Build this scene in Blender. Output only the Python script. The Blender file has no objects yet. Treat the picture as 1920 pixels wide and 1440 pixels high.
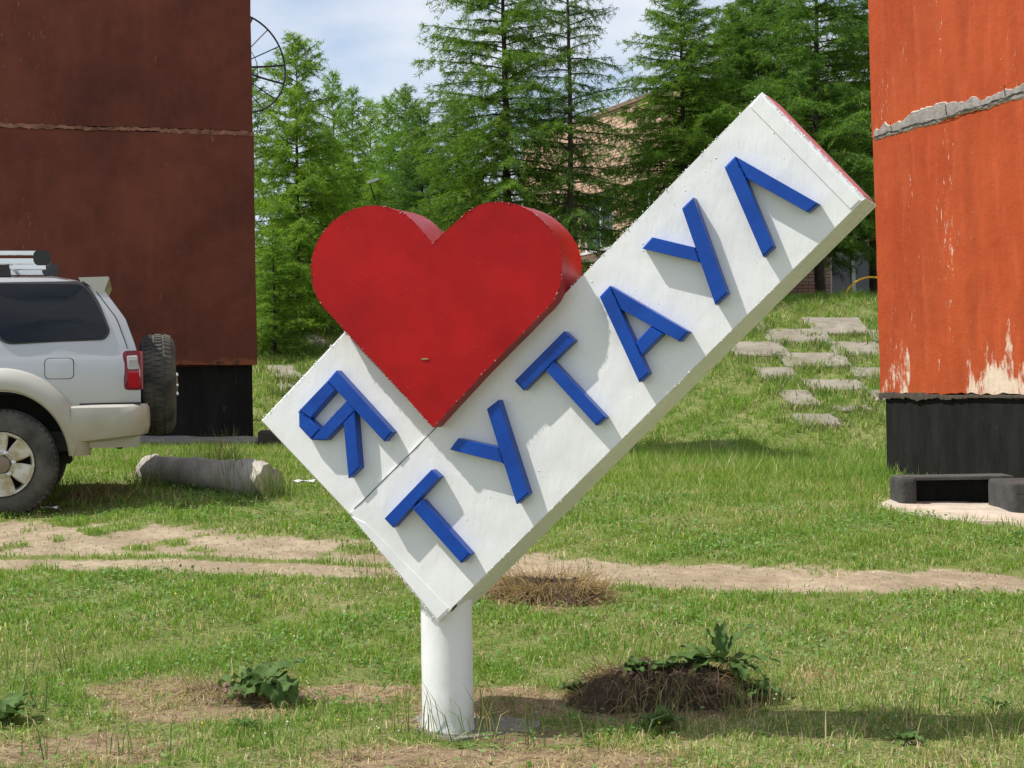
import bpy, math, random
import numpy as np
from mathutils import Vector, Matrix
random.seed(7); rng = np.random.default_rng(11)
sc = bpy.context.scene
col = sc.collection
rad = math.radians

# ------------------------------------------------------------------ camera, sky, sun, exposure
CAM = np.array([0.0, 0.0, 1.35]); F = 3200.0; ROLL = 0.016
RGT = np.array([math.cos(ROLL), 0, -math.sin(ROLL)]); UPV = np.array([math.sin(ROLL), 0, math.cos(ROLL)])
FWD = np.array([0, 1.0, 0])
cd = bpy.data.cameras.new('camera'); cam = bpy.data.objects.new('camera', cd); col.objects.link(cam)
cd.sensor_width = 36; cd.lens = 36 * F / 1920; cd.clip_end = 2000; cd.clip_start = 0.05
m = Matrix.Identity(4)
for i in range(3):
    m[i][0] = RGT[i]; m[i][1] = UPV[i]; m[i][2] = -FWD[i]; m[i][3] = CAM[i]
cam.matrix_world = m
sc.camera = cam

SUN = np.array([-0.56, -0.09, 0.84]); SUN /= np.linalg.norm(SUN)
SKY_STRENGTH = 0.12
w = bpy.data.worlds.new('World'); sc.world = w; w.use_nodes = True
nt = w.node_tree; nt.nodes.clear()
def wn(t, **k):
    n = nt.nodes.new(t)
    for a, b in k.items(): setattr(n, a, b)
    return n
sky = wn('ShaderNodeTexSky', sky_type='NISHITA', sun_disc=False, sun_elevation=math.asin(SUN[2]),
         sun_rotation=math.atan2(SUN[0], SUN[1]), altitude=1500, air_density=1.0, dust_density=0.6, ozone_density=1.0)
tc = wn('ShaderNodeTexCoord'); mp = wn('ShaderNodeMapping'); mp.inputs['Scale'].default_value = (1.0, 1.0, 2.2)
mp.inputs['Location'].default_value = (0.35, 0.0, 0.12)
nz = wn('ShaderNodeTexNoise'); nz.inputs['Scale'].default_value = 3.6; nz.inputs['Detail'].default_value = 7; nz.inputs['Roughness'].default_value = 0.52
rp = wn('ShaderNodeValToRGB'); rp.color_ramp.elements[0].position = 0.40; rp.color_ramp.elements[1].position = 0.60
rp.color_ramp.elements[0].color = (0.18, 0.18, 0.18, 1); rp.color_ramp.elements[1].color = (0.92, 0.92, 0.92, 1)
mx = wn('ShaderNodeMix', data_type='RGBA'); mx.inputs[7].default_value = (6.5, 6.65, 6.95, 1)
bg = wn('ShaderNodeBackground'); bg.inputs['Strength'].default_value = SKY_STRENGTH
ow = wn('ShaderNodeOutputWorld'); L = nt.links.new
L(tc.outputs['Generated'], mp.inputs['Vector']); L(mp.outputs[0], nz.inputs['Vector']); L(nz.outputs['Fac'], rp.inputs[0])
L(rp.outputs[0], mx.inputs[0]); L(sky.outputs[0], mx.inputs[6]); L(mx.outputs[2], bg.inputs[0]); L(bg.outputs[0], ow.inputs[0])

sd = bpy.data.lights.new('sun', 'SUN'); sd.energy = 4.4; sd.angle = rad(0.53); sd.color = (1.0, 0.955, 0.88)
so = bpy.data.objects.new('sun', sd); col.objects.link(so); so.location = (-20, -5, 35)
so.rotation_euler = Vector(SUN).to_track_quat('Z', 'Y').to_euler()

vs = sc.view_settings; vs.view_transform = 'Standard'; vs.look = 'None'; vs.gamma = 1.0; vs.use_curve_mapping = False
vs.exposure = 0.30
sc.cycles.max_bounces = 8; sc.cycles.transparent_max_bounces = 8

# ------------------------------------------------------------------ projection helpers (photo pixel -> ray -> place)
def ray(px, py):
    return FWD + (px - 960) / F * RGT + (720 - py) / F * UPV
def at_depth(px, py, d):
    return CAM + ray(px, py) * d

# ------------------------------------------------------------------ mesh helpers
class MB:
    def __init__(s): s.v = []; s.f = []; s.mi = []
    def add(s, vs_, fs, mi=0):
        o = len(s.v); s.v += [tuple(map(float, p)) for p in vs_]
        s.f += [tuple(i + o for i in f) for f in fs]; s.mi += [mi] * len(fs); return s
    def prism(s, poly, ext, mi=0, bev=0.0):
        """closed prism: polygon (3D points) extruded by vector ext; the polygon is the back, poly+ext the front"""
        P = np.array(poly, float); e = np.array(ext, float); n = len(P)
        if bev:
            c = P.mean(0); d = P - c; r = np.linalg.norm(d, axis=1, keepdims=True)
            Pin = c + d * (1 - bev * 1.4 / r); el = np.linalg.norm(e)
            V = list(P) + list(P + e * (1 - bev / el)) + list(Pin + e)
            Fs = [tuple(range(n))[::-1], tuple(range(2 * n, 3 * n))]
            for k in (0, 1):
                for i in range(n):
                    j = (i + 1) % n; Fs.append((k * n + i, k * n + j, (k + 1) * n + j, (k + 1) * n + i))
        else:
            V = list(P) + list(P + e); Fs = [tuple(range(n))[::-1], tuple(range(n, 2 * n))]
            for i in range(n):
                j = (i + 1) % n; Fs.append((i, j, n + j, n + i))
        return s.add(V, Fs, mi)
    def box(s, c, size, ax=None, mi=0):
        c = np.array(c, float); h = np.array(size, float) / 2
        A = np.eye(3) if ax is None else np.array(ax, float)
        V = [c + sx * h[0] * A[0] + sy * h[1] * A[1] + sz * h[2] * A[2] for sx in (-1, 1) for sy in (-1, 1) for sz in (-1, 1)]
        return s.add(V, [(0, 1, 3, 2), (4, 6, 7, 5), (0, 4, 5, 1), (2, 3, 7, 6), (0, 2, 6, 4), (1, 5, 7, 3)], mi)
    def tube(s, pts, r, n=8, caps=True, mi=0):
        P = [np.array(p, float) for p in pts]; R = r if hasattr(r, '__len__') else [r] * len(P)
        V = []; Fs = []
        up = None
        for i, p in enumerate(P):
            t = P[min(i + 1, len(P) - 1)] - P[max(i - 1, 0)]; t = t / (np.linalg.norm(t) + 1e-9)
            if up is None:
                up = np.array([0, 0, 1.0]) if abs(t[2]) < 0.9 else np.array([1.0, 0, 0])
            a = np.cross(up, t); a /= np.linalg.norm(a) + 1e-9; b = np.cross(t, a); up = b
            for k in range(n):
                q = 2 * math.pi * k / n; V.append(p + R[i] * (math.cos(q) * a + math.sin(q) * b))
        for i in range(len(P) - 1):
            for k in range(n):
                k2 = (k + 1) % n; Fs.append((i * n + k, i * n + k2, (i + 1) * n + k2, (i + 1) * n + k))
        if caps:
            Fs.append(tuple(range(n))[::-1]); Fs.append(tuple((len(P) - 1) * n + k for k in range(n)))
        return s.add(V, Fs, mi)
    def lathe(s, prof, org, axis, n=32, closed=False, mi=0):
        """prof: list of (r, along-axis)"""
        ax = np.array(axis, float); ax /= np.linalg.norm(ax)
        u = np.cross(ax, [0, 0, 1.0]) if abs(ax[2]) < 0.9 else np.cross(ax, [1.0, 0, 0]); u /= np.linalg.norm(u); v = np.cross(ax, u)
        V = []; Fs = []; mlen = len(prof); org = np.array(org, float)
        for k in range(n):
            q = 2 * math.pi * k / n; d = math.cos(q) * u + math.sin(q) * v
            for (r, h) in prof: V.append(org + d * r + ax * h)
        for k in range(n):
            k2 = (k + 1) % n
            for i in range(mlen - (0 if closed else 1)):
                j = (i + 1) % mlen; Fs.append((k * mlen + i, k2 * mlen + i, k2 * mlen + j, k * mlen + j))
        return s.add(V, Fs, mi)
    def grid(s, P, mi=0):
        P = np.array(P, float); a, b = P.shape[:2]
        Fs = [(i * b + j, (i + 1) * b + j, (i + 1) * b + j + 1, i * b + j + 1) for i in range(a - 1) for j in range(b - 1)]
        return s.add(P.reshape(-1, 3), Fs, mi)
    def build(s, name, mat, parent=None, smooth=None):
        o3 = root_loc(parent); me = bpy.data.meshes.new(name)
        me.from_pydata([tuple(np.array(p) - o3) for p in s.v], [], s.f); 
        for mm in (mat if isinstance(mat, (list, tuple)) else [mat]): me.materials.append(mm)
        if any(s.mi): me.polygons.foreach_set('material_index', s.mi)
        if smooth is not None:
            me.polygons.foreach_set('use_smooth', [True] * len(me.polygons))
            me.update()
            try: me.set_sharp_from_angle(angle=rad(smooth))
            except Exception: pass
        me.update(); o = bpy.data.objects.new(name, me); col.objects.link(o)
        if parent is not None: o.parent = parent
        return o
def root_loc(p):
    while p is not None and p.parent is not None: p = p.parent
    return np.array(p.location) if p is not None else np.zeros(3)
def thing(name, loc, label, cat, group=None):
    o = bpy.data.objects.new(name, None); col.objects.link(o); o.location = tuple(map(float, loc)); o.empty_display_size = 0.2
    return tag(o, label, cat, group)
def tag(o, label=None, cat=None, group=None, kind=None):
    if label: o['label'] = label
    if cat: o['category'] = cat
    if group: o['group'] = group
    if kind: o['kind'] = kind
    return o
def npmesh(name, V, Fc, mat, colors=None, smooth=False):
    """numpy fast mesh; Fc is (n,k) with k 3 or 4"""
    me = bpy.data.meshes.new(name); nv = len(V); nf, k = Fc.shape
    me.vertices.add(nv); me.vertices.foreach_set('co', np.ascontiguousarray(V, np.float32).ravel())
    me.loops.add(nf * k); me.loops.foreach_set('vertex_index', np.ascontiguousarray(Fc, np.int32).ravel())
    me.polygons.add(nf); me.polygons.foreach_set('loop_start', np.arange(0, nf * k, k, dtype=np.int32))
    if smooth: me.polygons.foreach_set('use_smooth', np.ones(nf, bool))
    me.materials.append(mat); me.update(calc_edges=True)
    if colors is not None:
        ca = me.color_attributes.new('Col', 'FLOAT_COLOR', 'POINT')
        c4 = np.ones((nv, 4), np.float32); c4[:, :3] = colors; ca.data.foreach_set('color', c4.ravel())
    return me
def link(name, me, parent=None):
    o = bpy.data.objects.new(name, me); col.objects.link(o)
    if parent is not None: o.parent = parent
    return o

# ------------------------------------------------------------------ material helpers
class M:
    def __init__(s, name):
        s.m = bpy.data.materials.new(name); s.m.use_nodes = True; s.t = s.m.node_tree; s.t.nodes.clear()
        s.o = s.n('ShaderNodeOutputMaterial'); s.b = s.n('ShaderNodeBsdfPrincipled'); s.l(s.b.outputs[0], s.o.inputs[0])
        s.tc = None
    def n(s, t, **k):
        x = s.t.nodes.new(t)
        for a, b in k.items(): setattr(x, a, b)
        return x
    def l(s, a, b): s.t.links.new(a, b)
    def coord(s, scale=(1, 1, 1), rot=(0, 0, 0)):
        if s.tc is None: s.tc = s.n('ShaderNodeTexCoord')
        mp_ = s.n('ShaderNodeMapping'); mp_.inputs['Scale'].default_value = scale; mp_.inputs['Rotation'].default_value = rot
        s.l(s.tc.outputs['Object'], mp_.inputs['Vector']); return mp_.outputs[0]
    def noise(s, scale, detail=4, rough=0.55, cs=(1, 1, 1), rot=(0, 0, 0), dist=0.0):
        x = s.n('ShaderNodeTexNoise'); x.inputs['Scale'].default_value = scale; x.inputs['Detail'].default_value = detail
        x.inputs['Roughness'].default_value = rough; x.inputs['Distortion'].default_value = dist
        s.l(s.coord(cs, rot), x.inputs['Vector']); return x.outputs['Fac']
    def ramp(s, fac, stops):
        r = s.n('ShaderNodeValToRGB'); e = r.color_ramp.elements
        while len(e) < len(stops): e.new(0.5)
        for el, (p, c) in zip(e, stops):
            el.position = p; el.color = (c, c, c, 1) if not hasattr(c, '__len__') else (*c, 1)
        s.l(fac, r.inputs[0]); return r.outputs[0]
    def mix(s, fac, a, b, blend='MIX'):
        x = s.n('ShaderNodeMix', data_type='RGBA', blend_type=blend)
        for sock, v in ((x.inputs[0], fac), (x.inputs[6], a), (x.inputs[7], b)):
            if isinstance(v, bpy.types.NodeSocket): s.l(v, sock)
            elif hasattr(v, '__len__'): sock.default_value = (*v, 1)
            else: sock.default_value = v
        return x.outputs[2]
    def math(s, op, a, b=0.0):
        x = s.n('ShaderNodeMath', operation=op)
        for sock, v in ((x.inputs[0], a), (x.inputs[1], b)):
            if isinstance(v, bpy.types.NodeSocket): s.l(v, sock)
            else: sock.default_value = v
        return x.outputs[0]
    def sep(s):
        x = s.n('ShaderNodeSeparateXYZ'); s.l(s.coord(), x.inputs[0]); return x.outputs
    def color(s, v):
        if isinstance(v, bpy.types.NodeSocket): s.l(v, s.b.inputs['Base Color'])
        else: s.b.inputs['Base Color'].default_value = (*v, 1)
        return s
    def rough(s, v):
        if isinstance(v, bpy.types.NodeSocket): s.l(v, s.b.inputs['Roughness'])
        else: s.b.inputs['Roughness'].default_value = v
        return s
    def set(s, **k):
        for a, b in k.items(): s.b.inputs[a.replace('_', ' ')].default_value = b
        return s
    def bump(s, h, strength=0.3, dist=0.01):
        b = s.n('ShaderNodeBump'); b.inputs['Strength'].default_value = strength; b.inputs['Distance'].default_value = dist
        s.l(h, b.inputs['Height'])
        prev = s.b.inputs['Normal'].links
        if prev: s.l(prev[0].from_socket, b.inputs['Normal'])
        s.l(b.outputs[0], s.b.inputs['Normal']); return s
def simple(name, c, r=0.6, var=0.15, scale=8, metal=0.0, bump=0.0, bscale=40, bdist=0.005):
    x = M(name); nf = x.noise(scale, 5)
    lo = tuple(v * (1 - var) for v in c); hi = tuple(min(1, v * (1 + var)) for v in c)
    x.color(x.ramp(nf, [(0.3, lo), (0.7, hi)])).rough(r); x.b.inputs['Metallic'].default_value = metal
    if bump: x.bump(x.noise(bscale, 5), bump, bdist)
    return x.m
def foliage_mat(name, rough=0.55, trans=0.35, tint=(1, 1, 1), vary=False):
    x = M(name); a = x.n('ShaderNodeAttribute', attribute_name='Col')
    c = x.mix(1.0, a.outputs['Color'], tint, 'MULTIPLY')
    if vary:
        oi = x.n('ShaderNodeObjectInfo'); c = x.mix(1.0, c, x.ramp(oi.outputs['Random'], [(0, (.72, .80, .85)), (.5, (1, 1, 1)), (1, (1.22, 1.12, .9))]), 'MULTIPLY')
    x.color(c).rough(rough); x.set(Specular_IOR_Level=0.3)
    tr = x.n('ShaderNodeBsdfTranslucent'); x.l(x.mix(1.0, c, (1.0, 1.05, 0.55), 'MULTIPLY'), tr.inputs[0])
    ms = x.n('ShaderNodeMixShader'); ms.inputs[0].default_value = trans
    x.l(x.b.outputs[0], ms.inputs[1]); x.l(tr.outputs[0], ms.inputs[2]); x.l(ms.outputs[0], x.o.inputs[0])
    return x.m

# ------------------------------------------------------------------ terrain height
def ctrl():
    P = [at_depth(840, 1372, 6.67), at_depth(10, 972, 11.84), at_depth(484, 833, 20.3), at_depth(1663, 896, 18.8),
         at_depth(1800, 955, 13.9), at_depth(1300, 862, 21.5), at_depth(450, 925, 12.9)]
    P += [np.array(p, float) for p in [(-1.9, 6, 0.02), (1.9, 6, -0.02), (-12, 12, .55), (-12, 22.5, .8), (12, 10, .1), (12, 22, .35),
                                       (-8, -8, 0), (8, -8, 0), (0, -20, 0), (-20, 0, .1), (20, 0, 0)]]
    return np.array(P)
_C = ctrl(); _n = len(_C)
def _U(r2): return np.where(r2 > 1e-12, r2 * np.log(r2 + 1e-12), 0.0)
_K = _U(((_C[:, None, :2] - _C[None, :, :2]) ** 2).sum(2)) + np.eye(_n) * 0.3
_Pm = np.c_[np.ones(_n), _C[:, :2]]
_A = np.block([[_K, _Pm], [_Pm.T, np.zeros((3, 3))]])
_W = np.linalg.solve(_A, np.r_[_C[:, 2], np.zeros(3)])
def _base(x, y):
    x = np.clip(x, -20, 20); y = np.clip(y, -20, 22.5)
    r2 = (x[..., None] - _C[:, 0]) ** 2 + (y[..., None] - _C[:, 1]) ** 2
    return _U(r2) @ _W[:_n] + _W[_n] + _W[_n + 1] * x + _W[_n + 2] * y
def wob(x, y, s, seed=0.0):
    return (np.sin(x * 1.7 * s + seed) * np.cos(y * 1.3 * s - seed * 1.3) + 0.6 * np.sin(x * 3.1 * s - y * 2.7 * s + seed * 2.1)
            + 0.4 * np.sin(x * 6.3 * s + y * 5.1 * s + seed * 0.7)) / 2.0
def G(x, y):
    x = np.asarray(x, float); y = np.asarray(y, float)
    b = _base(x, y)
    t = np.clip((y - 22.5 - 0.25 * wob(x, y, .5)) / 9.0, 0, 1); t = np.where(t < .12, t * t / .24, np.where(t > .88, .88 - (1 - t) ** 2 / .24, t - .06)) / .88
    z = b + (2.86 - b) * t
    return z + 0.018 * wob(x, y, 1.3, 1.0) + 0.007 * wob(x, y, 4.3, 2.0) + 0.05 * t * wob(x, y, .6, 4)
def Gs(x, y): return float(G(np.array(x), np.array(y)))
def on_ground(px, py):
    r = ray(px, py); lo, hi = 4.0, 60.0
    d = 4.0; prev = d
    while d < 80:
        p = CAM + r * d
        if p[2] < Gs(p[0], p[1]): break
        prev = d; d += 0.15
    lo, hi = prev, d
    for _ in range(14):
        mid = (lo + hi) / 2; p = CAM + r * mid
        if p[2] < Gs(p[0], p[1]): hi = mid
        else: lo = mid
    p = CAM + r * hi; p[2] = Gs(p[0], p[1]); return p

# ------------------------------------------------------------------ masks on the ground
def _line(pp):
    q = np.array([on_ground(*p) for p in pp]); o = np.argsort(q[:, 0]); return q[o, 0], q[o, 1]
PU = _line([(0, 983), (350, 987), (700, 1020), (900, 1040), (1100, 1046), (1300, 1060), (1600, 1070), (1920, 1078)])
PL = _line([(0, 1066), (300, 1071), (600, 1079), (900, 1090), (1200, 1101), (1500, 1108), (1920, 1112)])
PM = _line([(0, 1046), (130, 1046), (400, 1047), (650, 1058), (900, 1076), (1200, 1092), (1500, 1100), (1920, 1100)])
def sstep(a, b, v):
    t = np.clip((v - a) / (b - a), 0, 1); return t * t * (3 - 2 * t)
def path_mask(x, y):
    yu = np.interp(x, *PU); yl = np.interp(x, *PL); ym = np.interp(x, *PM)
    wv = 0.07 * wob(x, y, 1.4, 3) + 0.06 * wob(x, y, 6, 5) + .04 * wob(x, y, 17, 8)
    mk = sstep(yl - .10, yl + .10, y + wv * .8) * (1 - sstep(yu - .30, yu + .30, y + wv * 2.2))
    med = np.exp(-((y - ym) / .10) ** 2) * (1 - sstep(-.9, -.1, x)) * 0.85
    isl = np.clip(wob(x, y, 2.9, 9) + .35 * wob(x, y, 9, 19) - .12, 0, 1) * 2.4 * (1 - sstep(-1.2, .3, x)) * sstep(ym + .05, ym + .3, y)
    return np.clip(mk - med - isl, 0, 1)
def _ell(px, py, rx, ry):
    c = on_ground(px, py); e = on_ground(px + rx, py); f = on_ground(px, py - ry)
    return c[0], c[1], abs(e[0] - c[0]), max(abs(f[1] - c[1]), .05)
DRY = [(_ell(290, 1300, 130, 30), .75), (_ell(380, 1330, 200, 36), .7), (_ell(680, 1305, 150, 24), .9), (_ell(930, 1320, 170, 34), .85),
       (_ell(850, 1362, 130, 24), 1.0), (_ell(900, 1432, 420, 30), .9), (_ell(150, 1410, 220, 34), .6), (_ell(1010, 1385, 150, 22), .55),
       (_ell(1240, 1330, 190, 30), .8), (_ell(1030, 1120, 130, 24), .7), (_ell(1520, 1270, 60, 12), .45), (_ell(180, 925, 60, 22), .5)]
def dry_mask(x, y):
    o = np.zeros_like(x)
    wv = 1 + .35 * wob(x, y, 5, 2) + .2 * wob(x, y, 13, 6)
    for (cx, cy, rx, ry), s in DRY:
        q = ((x - cx) / rx) ** 2 + ((y - cy) / ry) ** 2
        o = np.maximum(o, s * (1 - sstep(.35, 1.25, q * wv)))
    front = (1 - sstep(5.9, 7.0, y + .5 * wob(x, y, 1.7, 51))) * .38
    return np.maximum(o, front * np.clip(.7 + .6 * wob(x, y, 3.3, 52), .2, 1))

# ------------------------------------------------------------------ ground sheet
def spaced(*segs):
    o = []
    for a, b, st in segs: o += list(np.arange(a, b, st))
    return np.array(o + [segs[-1][1]])
xs = spaced((-300, -40, 40), (-40, -12, 3), (-12, -6, .4), (-6, 6, .07), (6, 12, .4), (12, 40, 3), (40, 300, 40))
ys = spaced((-60, 2, 6), (2, 5, .5), (5, 13, .055), (13, 22, .12), (22, 34, .2), (34, 60, 2), (60, 420, 40))
X, Y = np.meshgrid(xs, ys, indexing='ij'); Z = G(X, Y)
pm = path_mask(X, Y); dm = dry_mask(X, Y)
Z = Z - .006 * pm
a_, b_ = X.shape; idx = np.arange(a_ * b_).reshape(a_, b_)
Fq = np.stack([idx[:-1, :-1], idx[1:, :-1], idx[1:, 1:], idx[:-1, 1:]], -1).reshape(-1, 4)
gm = M('soil_and_thatch'); at_ = gm.n('ShaderNodeAttribute', attribute_name='Col'); sp_ = gm.n('ShaderNodeSeparateColor'); gm.l(at_.outputs['Color'], sp_.inputs[0])
thatch = gm.ramp(gm.noise(3.0, 6, .65), [(.3, (.11, .165, .035)), (.5, (.19, .225, .062)), (.72, (.32, .31, .14))])
thatch = gm.mix(gm.ramp(gm.noise(90, 6, .75, cs=(1, .6, 1)), [(.36, .75), (.52, 0)]), thatch, (.045, .055, .016)); thatch = gm.mix(gm.ramp(gm.noise(120, 5, .75, cs=(.6, 1, 1)), [(.52, 0), (.66, .75)]), thatch, (.46, .42, .22))
soil = gm.ramp(gm.noise(9, 8, .7), [(.3, (.15, .095, .06)), (.5, (.29, .205, .13)), (.7, (.42, .32, .21))])
sand = gm.ramp(gm.noise(14, 8, .7), [(.28, (.27, .21, .135)), (.5, (.45, .36, .245)), (.72, (.58, .49, .36))])
grit = gm.noise(160, 3, .6)
sand = gm.mix(gm.ramp(gm.noise(2.3, 6, .65), [(.42, .55), (.6, 0)]), sand, (.25, .19, .12)); sand = gm.mix(gm.ramp(grit, [(.55, 0), (.72, .55)]), sand, (.50, .44, .36)); sand = gm.mix(gm.ramp(grit, [(.30, .5), (.42, 0)]), sand, (.17, .13, .09))
edge = gm.noise(11, 6, .7)
f1 = gm.ramp(gm.math('ADD', sp_.outputs[1], gm.math('MULTIPLY', gm.math('SUBTRACT', edge, .5), .9)), [(.25, 0), (.5, 1)])
f2 = gm.ramp(gm.math('ADD', sp_.outputs[0], gm.math('MULTIPLY', gm.math('SUBTRACT', edge, .5), .9)), [(.3, 0), (.55, 1)])
gm.color(gm.mix(f2, gm.mix(f1, thatch, gm.mix(gm.ramp(gm.noise(110, 5, .75), [(.54, 0), (.68, .7)]), soil, (.50, .42, .27))), sand)).rough(.95); gm.set(Specular_IOR_Level=.15)
gm.bump(gm.noise(35, 8, .7), .6, .02).bump(gm.noise(140, 4, .6), .7, .006)
gme = npmesh('ground', np.stack([X, Y, Z], -1).reshape(-1, 3), Fq, gm.m, np.stack([pm, dm, 0 * pm], -1).reshape(-1, 3), smooth=True)
tag(link('ground', gme), 'grassy ground with a dirt track and a bank behind', 'ground', kind='structure')

# ------------------------------------------------------------------ common materials
white = M('white_enamel'); nb = white.noise(6, 5, .6)
wc_ = white.mix(white.ramp(white.noise(2.2, 6, .65), [(.35, 0), (.75, 1)]), (.80, .805, .815), (.72, .725, .735))
wc_ = white.mix(white.ramp(white.noise(3.5, 8, .7, cs=(1, 1, .4)), [(.60, 0), (.78, .5)]), wc_, (.56, .55, .52))
wc_ = white.mix(white.ramp(white.noise(60, 5, .7), [(.66, 0), (.74, .45)]), wc_, (.42, .40, .36))
white.color(wc_).rough(white.ramp(nb, [(.3, .22), (.7, .40)]))
white.bump(white.noise(1.9, 3), .55, .03).bump(white.noise(26, 6, .7, cs=(1, 1, .35), rot=(0, .78, 0)), .30, .007).bump(white.noise(90, 3, .6), .15, .002)
white = white.m
red = M('red_enamel'); nb = red.noise(3.2, 6, .62)
red.color(red.mix(red.ramp(nb, [(.30, 0), (.66, 1)]), (.26, .005, .007), (.40, .009, .010)))
red.color(red.mix(red.ramp(red.noise(75, 4, .65), [(.66, 0), (.72, .7)]), red.b.inputs['Base Color'].links[0].from_socket, (.50, .05, .045)))
red.set(Specular_IOR_Level=.16)
red.rough(red.ramp(red.noise(5, 5), [(.3, .24), (.7, .42)])).bump(red.noise(2, 3), .4, .02).bump(red.noise(60, 4, .6), .20, .003)
red = red.m
blue = M('blue_enamel')
blue.color(blue.ramp(blue.noise(7, 5, .6), [(.3, (.003, .042, .27)), (.7, (.005, .066, .38))])).rough(.30)
blue.set(Specular_IOR_Level=.3)
blue.bump(blue.noise(70, 4, .6), .25, .003).bump(blue.noise(9, 3), .3, .008); blue = blue.m
pinkm = simple('overpainted_red', (.62, .20, .22), .5, .15)
blackm = simple('black_gap', (.012, .012, .012), .8)

# ------------------------------------------------------------------ the sign
TH = math.atan(1190 / 3200)
T_ = np.array([math.cos(TH), -math.sin(TH), 0]); N_ = np.array([-math.sin(TH), -math.cos(TH), 0]); UZ = np.array([0, 0, 1.0])
pole_axis = at_depth(840.5, 1372, 6.72); pole_axis[2] = 0
DEPTH = .28
P0 = pole_axis + N_ * (DEPTH * .5)
def sp(px, py, off=0.0):
    """place on the sign plane, off metres in front of the main board's face"""
    r = ray(px, py); q = P0 + N_ * off
    return CAM + r * (np.dot(q - CAM, N_) / np.dot(r, N_))
sign = thing('welcome_sign', (pole_axis[0], pole_axis[1], Gs(pole_axis[0], pole_axis[1])),
             'tilted white board with blue letters and red heart on white post', 'sign')
main_px = [(655, 963), (820, 1168), (1622, 372), (1428, 172)]
mb = [sp(*p) for p in main_px]
b = MB().prism([p - N_ * DEPTH for p in mb], N_ * DEPTH, bev=.006)
main = b.build('main_board', white, sign)
# end plate painted over, remains of red on the far end
e0, e1 = mb[3], mb[2]; d_ = (mb[2] - mb[1]); d_ /= np.linalg.norm(d_)
q0 = e0 * .97 + e1 * .03; q1 = e0 * .03 + e1 * .97
MB().prism([q0 - N_ * .03, q1 - N_ * .03, q1 - N_ * (DEPTH - .03), q0 - N_ * (DEPTH - .03)][::-1], d_ * .004).build('end_plate', pinkm, main)
side_px = [(489, 789), (664, 975), (826, 810), (646, 622)]
OFF2 = -.012
sb_ = [sp(px, py, OFF2) for px, py in side_px]
side = MB().prism([p - N_ * (DEPTH - .02) for p in sb_], N_ * (DEPTH - .02), bev=.005).build('side_board', white, sign)
# seams: folded sheet strips laid at both ends of the main board
def strip(a0, a1, wpx, name, up=.003):
    b0, b1 = wpx
    MB().prism([sp(*a0, -.004), sp(*a1, -.004), sp(*b1, -.004), sp(*b0, -.004)], N_ * (.004 + up), bev=.0028).build(name, white, main)
strip((1425, 178), (1614, 376), ((1407, 200), (1596, 393)), 'cap_strip', .004)
strip((660, 968), (822, 1161), ((686, 980), (843, 1141)), 'cap_strip', .003)
# heart
HF = .085
hc = [(755, 300), (690, 225), (645, 175), (600, 137), (555, 111), (510, 95), (470, 86), (430, 82), (385, 82), (340, 88), (295, 100), (250, 119), (205, 145), (160, 181), (122, 224), (90, 272),
      (66, 320), (50, 372), (42, 440), (48, 530), (60, 578), (80, 625), (105, 662), (130, 692), (230, 802), (400, 988), (560, 1162), (758, 1382), (850, 1280), (1050, 1064),
      (1180, 932), (1300, 812), (1385, 722), (1430, 680), (1470, 628), (1492, 582), (1506, 538), (1514, 485), (1515, 430), (1511, 372), (1500, 322), (1483, 278), (1460, 240), (1425, 193), (1380, 150),
      (1340, 119), (1300, 96), (1250, 74), (1200, 63), (1155, 58), (1110, 60), (1068, 66), (1030, 78), (985, 101), (940, 132), (850, 214)]
hpx = [(570 + .3195 * a, 360 + .3195 * c) for a, c in hc]
hp = [sp(*p, HF) for p in hpx]
HB = .235
hb = MB(); n = len(hp)
P = np.array(hp); back = P - N_ * HB
hb.add(list(P) + list(back), [tuple(range(n))[::-1], tuple(range(n, 2 * n))] + [(i, (i + 1) % n, n + (i + 1) % n, n + i) for i in range(n)])
heart = hb.build('heart', red, sign, smooth=35)
def beads(pts, step, r0, r1, mat, name, parent, jit=.003, proud=.0, dens=1.0):
    bm = MB(); pts = [np.array(p) for p in pts]
    for a, c in zip(pts[:-1], pts[1:]):
        ln = np.linalg.norm(c - a); k = max(1, int(ln / step))
        for i in range(k):
            if random.random() > dens: continue
            p = a + (c - a) * (i + random.random()) / k + np.array([random.gauss(0, jit) for _ in range(3)]) + N_ * proud
            r = random.uniform(r0, r1); s3 = [random.uniform(.6, 1.5) for _ in range(3)]
            V = [p + r * np.array(v) * s3 for v in [(1, 0, 0), (-1, 0, 0), (0, 1, 0), (0, -1, 0), (0, 0, 1), (0, 0, -1)]]
            bm.add(V, [(0, 2, 4), (2, 1, 4), (1, 3, 4), (3, 0, 4), (2, 0, 5), (1, 2, 5), (3, 1, 5), (0, 3, 5)])
    o = bm.build(name, mat, parent, smooth=180); o['kind'] = 'stuff'; return o
beads(hp + [hp[0]], .007, .0014, .0034, red, 'weld_bead', heart, .0014)
beads(hp + [hp[0]], .009, .0012, .0026, simple('weld_glint', (.62, .42, .40), .4), 'weld_bead', heart, .0014, dens=.22)  # sparse pale beads: glints on the rim weld, put in as colour
rim = MB()
for i in range(n): pass
beads([mb[0], mb[1]], .008, .0012, .0034, white, 'weld_bead', main, .0018)
beads([mb[1], mb[2]], .012, .0012, .0032, white, 'weld_bead', main, .0018, dens=.7)
beads([mb[2], mb[3]], .008, .0012, .0038, white, 'weld_bead', main, .002)
beads([mb[3], mb[3] * .56 + mb[0] * .44], .012, .0012, .0036, white, 'weld_bead', main, .002, dens=.7)
sA, sB = sp(664, 955, .001), sp(818, 801, .001)
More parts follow.
